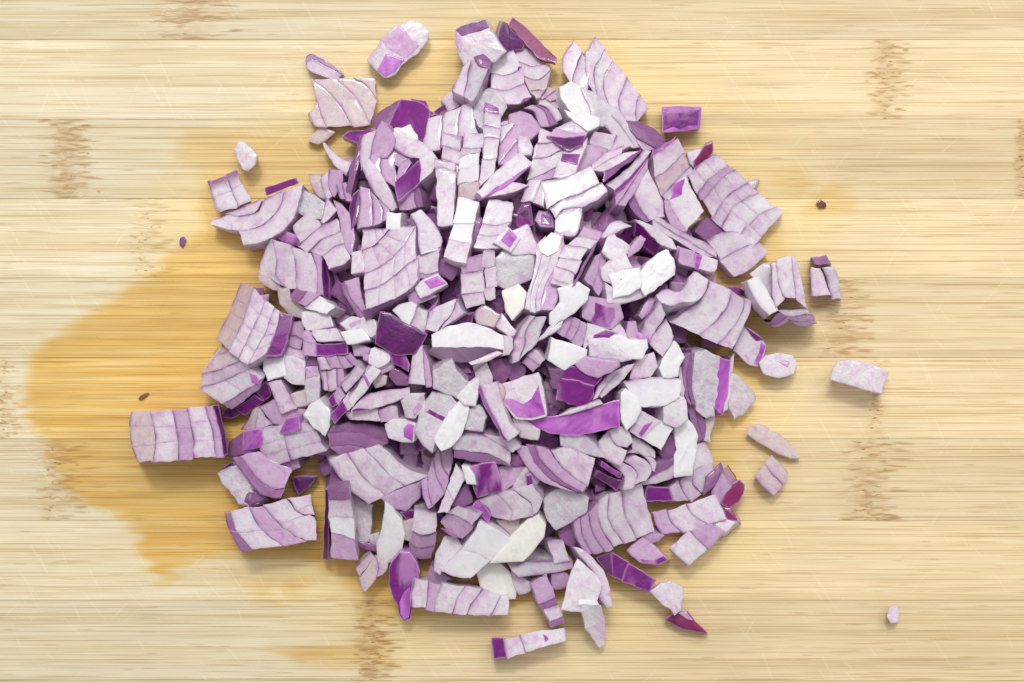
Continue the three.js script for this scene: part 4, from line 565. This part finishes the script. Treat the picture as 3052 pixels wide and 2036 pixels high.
function polySlab(poly, c, pc, lift, depth) {
  // soften corners, then resample
  let pts = []; const n0 = poly.length; let area = 0;
  for (let i = 0; i < n0; i++) { const a = poly[(i + n0 - 1) % n0], b = poly[i], d = poly[(i + 1) % n0], r = .035; area += b[0] * d[1] - d[0] * b[1]; pts.push([b[0] + (a[0] - b[0]) * r, b[1] + (a[1] - b[1]) * r], [b[0] + (a[0] + d[0] - 2 * b[0]) * r * .36, b[1] + (a[1] + d[1] - 2 * b[1]) * r * .36], [b[0] + (d[0] - b[0]) * r, b[1] + (d[1] - b[1]) * r]); }
  const step = mm(.75), out = []; for (let i = 0; i < pts.length; i++) { const a = pts[i], b = pts[(i + 1) % pts.length], L = Math.hypot(a[0] - b[0], a[1] - b[1]), n = Math.max(1, Math.round(L / step)); for (let k = 0; k < n; k++) out.push([a[0] + (b[0] - a[0]) * k / n, a[1] + (b[1] - a[1]) * k / n]); }
  let cx = 0, cy = 0, A = 0; for (let i = 0; i < out.length; i++) { const a = out[i], b = out[(i + 1) % out.length], w = a[0] * b[1] - b[0] * a[1]; A += w; cx += (a[0] + b[0]) * w; cy += (a[1] + b[1]) * w; } cx /= 3 * A; cy /= 3 * A;
  if (!lift) for (const q of out) { const d = Math.hypot(q[0] - cx, q[1] - cy) || 1; q[0] += (q[0] - cx) / d * 3.5; q[1] += (q[1] - cy) / d * 3.5; }
  const R = Math.sqrt(Math.abs(A) / 2 / 3.14) * .08, rough = (isSkin(c) ? Math.min(1.1, pc.o.rough ?? 1) * .6 : pc.o.rough ?? 1), seed = pc.seq * 2.9 + (lift ? 77 : 0), sk = isSkin(c), base = c === 'p' ? mix3(COL.p, COL.W, .55 * ((pc.seq * 29) % 97) / 97) : COL[c], ln = pc.o.ln ?? .85, top = [], tris = [], loop = [];
  const rings = [0, .12, .3, .62].filter((d) => d < R * .5).map((d) => d / R); for (let d = 1.1; d < R * .93; d += .85) if (d / R > rings[rings.length - 1] + .05) rings.push(d / R);
  const m = out.length;
  rings.forEach((f, k) => out.forEach(([px, py], i) => {
    let x = px + (cx - px) * f, y = py + (cy - py) * f; const d = f * R, wob = mm(.2 * rough) * Math.exp(-d / .6); x += wob * vn(px * .05 + seed, py * .05); y += wob * vn(px * .05, py * .05 + seed);
    top.push(vert(x, y, d));
  }));
  function vert(x, y, d) {
    const z = pc.top(x, y) + lift + (lift ? .05 : pc.bulge * 2) * (1 - Math.exp(-d / 1.2)) - (lift ? .08 : .12) * Math.exp(-d / .11) + ((rough > 1.2 ? .17 : .09) * rough * fbm(x * .03 + pc.seq * 2.9, y * .03) + .05 * rough * rough * vn(x * .12, y * .12 + pc.seq * 2.9)) * 1;
    let q = tint(base, x, y, seed, sk ? 1.6 : 1);
    if (sk) { q = veins(q, x, y, seed); if (c !== 'n') q = mix3(q, RIM, (lift ? .35 : .7) * Math.exp(-d / .1)); q = mix3(q, RIM, .4 * sstep(.05, .8, vn(x * .024 + seed, y * .010) + .35 * vn(x * .16, y * .02)) * (c === 'd' || c === 'r' ? .15 : 1)); }
    else if (!lift) { q = mix3(q, PURP, clamp(ln * (.5 * Math.exp(-d / .12) + .14 * Math.exp(-d / .7)) * (.5 + vn(x * .012 + seed, y * .012)) * ('Wwc'.includes(c) ? .6 : 1))); q = mix3(q, COL.l, 'pg'.includes(c) ? .5 * sstep(.0, .8, fbm(x * .011 + seed, y * .013)) : 0); }
    return { p: [x, y, z], c: q };
  }
  top.push(vert(cx, cy, R)); const cen = top.length - 1, K = rings.length;
  for (let k = 0; k + 1 < K; k++) for (let i = 0; i < m; i++) { const a = k * m + i, b = k * m + (i + 1) % m; tris.push(a, b, a + m, b, b + m, a + m); }
  for (let i = 0; i < m; i++) tris.push((K - 1) * m + i, (K - 1) * m + (i + 1) % m, cen);
  for (let i = 0; i < m; i++) loop.push(i);
  return slab(top, tris, loop, { base: lift ? (x, y) => pc.top(x, y) - .3 : pc.base, sl: lift ? undefined : pc.sl, rough, lean: lift ? 0 : .06, wall: (t, f) => sk && !lift ? tint(mix3(base, COL.l, .4), t.p[0], t.p[1] + f * 80, seed) : sk ? mix3(base, RIM, .5) : tint(mix3(base, COL.m, 'Wwkcg'.includes(c) ? .1 : .4), t.p[0] + f * 90, t.p[1], seed) });
}

// ---------- onion: stack the pieces, lowest first ----------
const CELL = 10, GW = 306, GH = 204, hmap = new Float32Array(GW * GH);
const outlines = (pc) => pc.strips ? pc.strips.map((s) => [...s.a, ...[...s.b].reverse()]) : [pc.poly];
const cellsOf = (polys) => { const out = []; let x0 = 1e9, x1 = -1e9, y0 = 1e9, y1 = -1e9; for (const p of polys) for (const [x, y] of p) { x0 = Math.min(x0, x); x1 = Math.max(x1, x); y0 = Math.min(y0, y); y1 = Math.max(y1, y); } for (let j = Math.max(0, Math.floor(y0 / CELL)); j <= Math.min(GH - 1, y1 / CELL); j++) for (let i = Math.max(0, Math.floor(x0 / CELL)); i <= Math.min(GW - 1, x1 / CELL); i++) { const x = (i + .5) * CELL, y = (j + .5) * CELL; if (polys.some((p) => inPoly(p, x, y))) out.push([x, y, j * GW + i]); } if (!out.length) { const x = (x0 + x1) / 2, y = (y0 + y1) / 2; out.push([x, y, Math.floor(y / CELL) * GW + Math.floor(x / CELL)]); } return out; };
const mound = (x, y) => 26 * clamp(1 - ((x - 1450) ** 2 + (y - 980) ** 2) / 800 ** 2);
const rt = rng(21), order = [...PIECES].sort((a, b) => a.lv - b.lv || a.seq - b.seq);
for (const pc of order) {
  const cells = cellsOf(outlines(pc)); let cx = 0, cy = 0; for (const [x, y] of cells) { cx += x / cells.length; cy += y / cells.length; }
  const lone = pc.lv < .3, k = lone ? .03 : .28;
  let sx = (rt() + rt() - 1) * k, sy = (rt() + rt() - 1) * k;
  const mx = (mound(cx + 30, cy) - mound(cx - 30, cy)) / 4.8 * .5, my = (mound(cx, cy + 30) - mound(cx, cy - 30)) / 4.8 * .5; if (!lone) { sx += mx; sy += my; }
  if (pc.o.slope) { sx += Math.tan(pc.o.slope[0] / 57.3); sy += Math.tan(pc.o.slope[1] / 57.3); }
  const need = cells.map(([x, y, i]) => hmap[i] - (x - cx) * .08 * sx - (y - cy) * .08 * sy).sort((a, b) => a - b), q = need[Math.floor((need.length - 1) * .93)];
  const hh = pc.o.h ?? (lone ? 5 : 6);
  const z0 = Math.max(hh, q > .5 ? q + .8 : 0, lone ? 0 : mound(cx, cy) * .8 + pc.lv * .75);
  pc.top = (x, y) => Math.max(.6, z0 + (x - cx) * .08 * sx + (y - cy) * .08 * sy);
  const th = pc.o.th ?? (pc.strips ? 11 : 9);
  pc.base = (x, y) => lone || pc.lv < 1.2 ? 0.02 : Math.max(.02, pc.top(x, y) - th);
  pc.bulge = lone && hh < 2.5 ? .03 : .14; pc.z0 = z0; pc.sl = lone ? [0, 0] : [clamp(sx, -.4, .4), clamp(sy, -.4, .4)]; pc.cx = cx; pc.cy = cy;
  for (const [x, y, i] of cells) hmap[i] = Math.max(hmap[i], pc.top(x, y));
}
let zmax = 0; for (const p of PIECES) zmax = Math.max(zmax, p.z0); console.log('pieces', PIECES.length, 'highest mm', zmax.toFixed(1));

// ---------- onion: build ----------
function mesh(name, geo, mat, parent) { const m = new THREE.Mesh(geo, mat); m.name = numbered(name); m.castShadow = m.receiveShadow = true; parent.add(m); return m; }
const matOf = (c, o) => isSkin(c) ? M.skin : c === 'g' || ((o.rough ?? 1) > 1.25 && !'Wc'.includes(c)) ? M.wet : 'Wc'.includes(c) ? M.pale : M.flesh;
for (const pc of PIECES) {
  const t = new THREE.Group(), z = pc.base(pc.cx, pc.cy), o = [(pc.cx - CX) * SC * (1 - z * .001 / CAMH), z * .001, (pc.cy - CY) * SC * (1 - z * .001 / CAMH)];
  t.name = numbered(pc.o.n ?? (pc.strips ? 'onion_chunk' : isSkin(pc.c) ? 'onion_skin_piece' : 'onion_piece'));
  t.userData = { label: pc.label, category: 'onion piece', group: 'chopped red onion pieces on the board' };
  t.position.set(...o); scene.add(t);
  if (pc.strips) for (const st of pc.strips) {
    const name = isSkin(st.c) ? 'skin' : 'layer', n = pc.o.cuts && !isSkin(st.c) ? pc.o.cuts + 1 : 1;
    if (n === 1) { mesh(name, toGeo(stripSlab(st, 0, 1, pc), o), matOf(st.c, pc.o), t); continue; }
    const L = new THREE.Group(); L.name = numbered(name); t.add(L);
    for (let i = 0; i < n; i++) { const w = (q) => q === 0 || q === n ? q / n : (q + .12 * Math.sin(pc.seq + st.n * 2 + q * 5)) / n; mesh('cell', toGeo(stripSlab({ ...st, n: st.n + i * 11 }, w(i), w(i + 1), pc), o), matOf(st.c, pc.o), L); }
  } else mesh(isSkin(pc.c) ? 'skin' : 'flesh', toGeo(polySlab(pc.poly, pc.c, pc, 0, 0), o), matOf(pc.c, pc.o), t);
  pc.patches.forEach(([c, poly], i) => mesh(isSkin(c) ? 'skin_patch' : c === 'b' ? 'speck' : 'patch', toGeo(polySlab(poly, c, pc, (pc.strips ? .46 : pc.bulge * 2 + .05) + i * .05, .8), o), isSkin(c) ? M.skin : matOf(c, pc.o), t));
}
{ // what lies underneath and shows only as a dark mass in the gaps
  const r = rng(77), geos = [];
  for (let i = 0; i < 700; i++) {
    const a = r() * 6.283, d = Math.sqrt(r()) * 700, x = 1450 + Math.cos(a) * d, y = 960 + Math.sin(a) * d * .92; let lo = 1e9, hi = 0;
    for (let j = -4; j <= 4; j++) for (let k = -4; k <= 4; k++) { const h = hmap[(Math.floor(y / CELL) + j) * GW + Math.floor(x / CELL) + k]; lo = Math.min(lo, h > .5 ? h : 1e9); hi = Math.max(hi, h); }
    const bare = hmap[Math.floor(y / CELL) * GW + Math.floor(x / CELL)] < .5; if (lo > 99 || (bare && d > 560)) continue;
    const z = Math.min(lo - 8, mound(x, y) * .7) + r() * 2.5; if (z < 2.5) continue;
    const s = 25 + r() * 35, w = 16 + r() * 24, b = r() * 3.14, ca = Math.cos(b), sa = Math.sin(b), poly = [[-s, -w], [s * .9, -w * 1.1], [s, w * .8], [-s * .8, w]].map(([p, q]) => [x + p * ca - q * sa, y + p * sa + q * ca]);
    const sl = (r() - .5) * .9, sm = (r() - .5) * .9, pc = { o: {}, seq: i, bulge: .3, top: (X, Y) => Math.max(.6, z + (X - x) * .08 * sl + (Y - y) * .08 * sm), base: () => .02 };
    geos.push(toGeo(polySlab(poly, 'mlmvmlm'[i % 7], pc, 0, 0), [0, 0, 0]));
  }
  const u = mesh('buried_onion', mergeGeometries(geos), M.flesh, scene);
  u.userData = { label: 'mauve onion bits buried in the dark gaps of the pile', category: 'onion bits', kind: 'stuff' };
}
renderer.render(scene, camera);
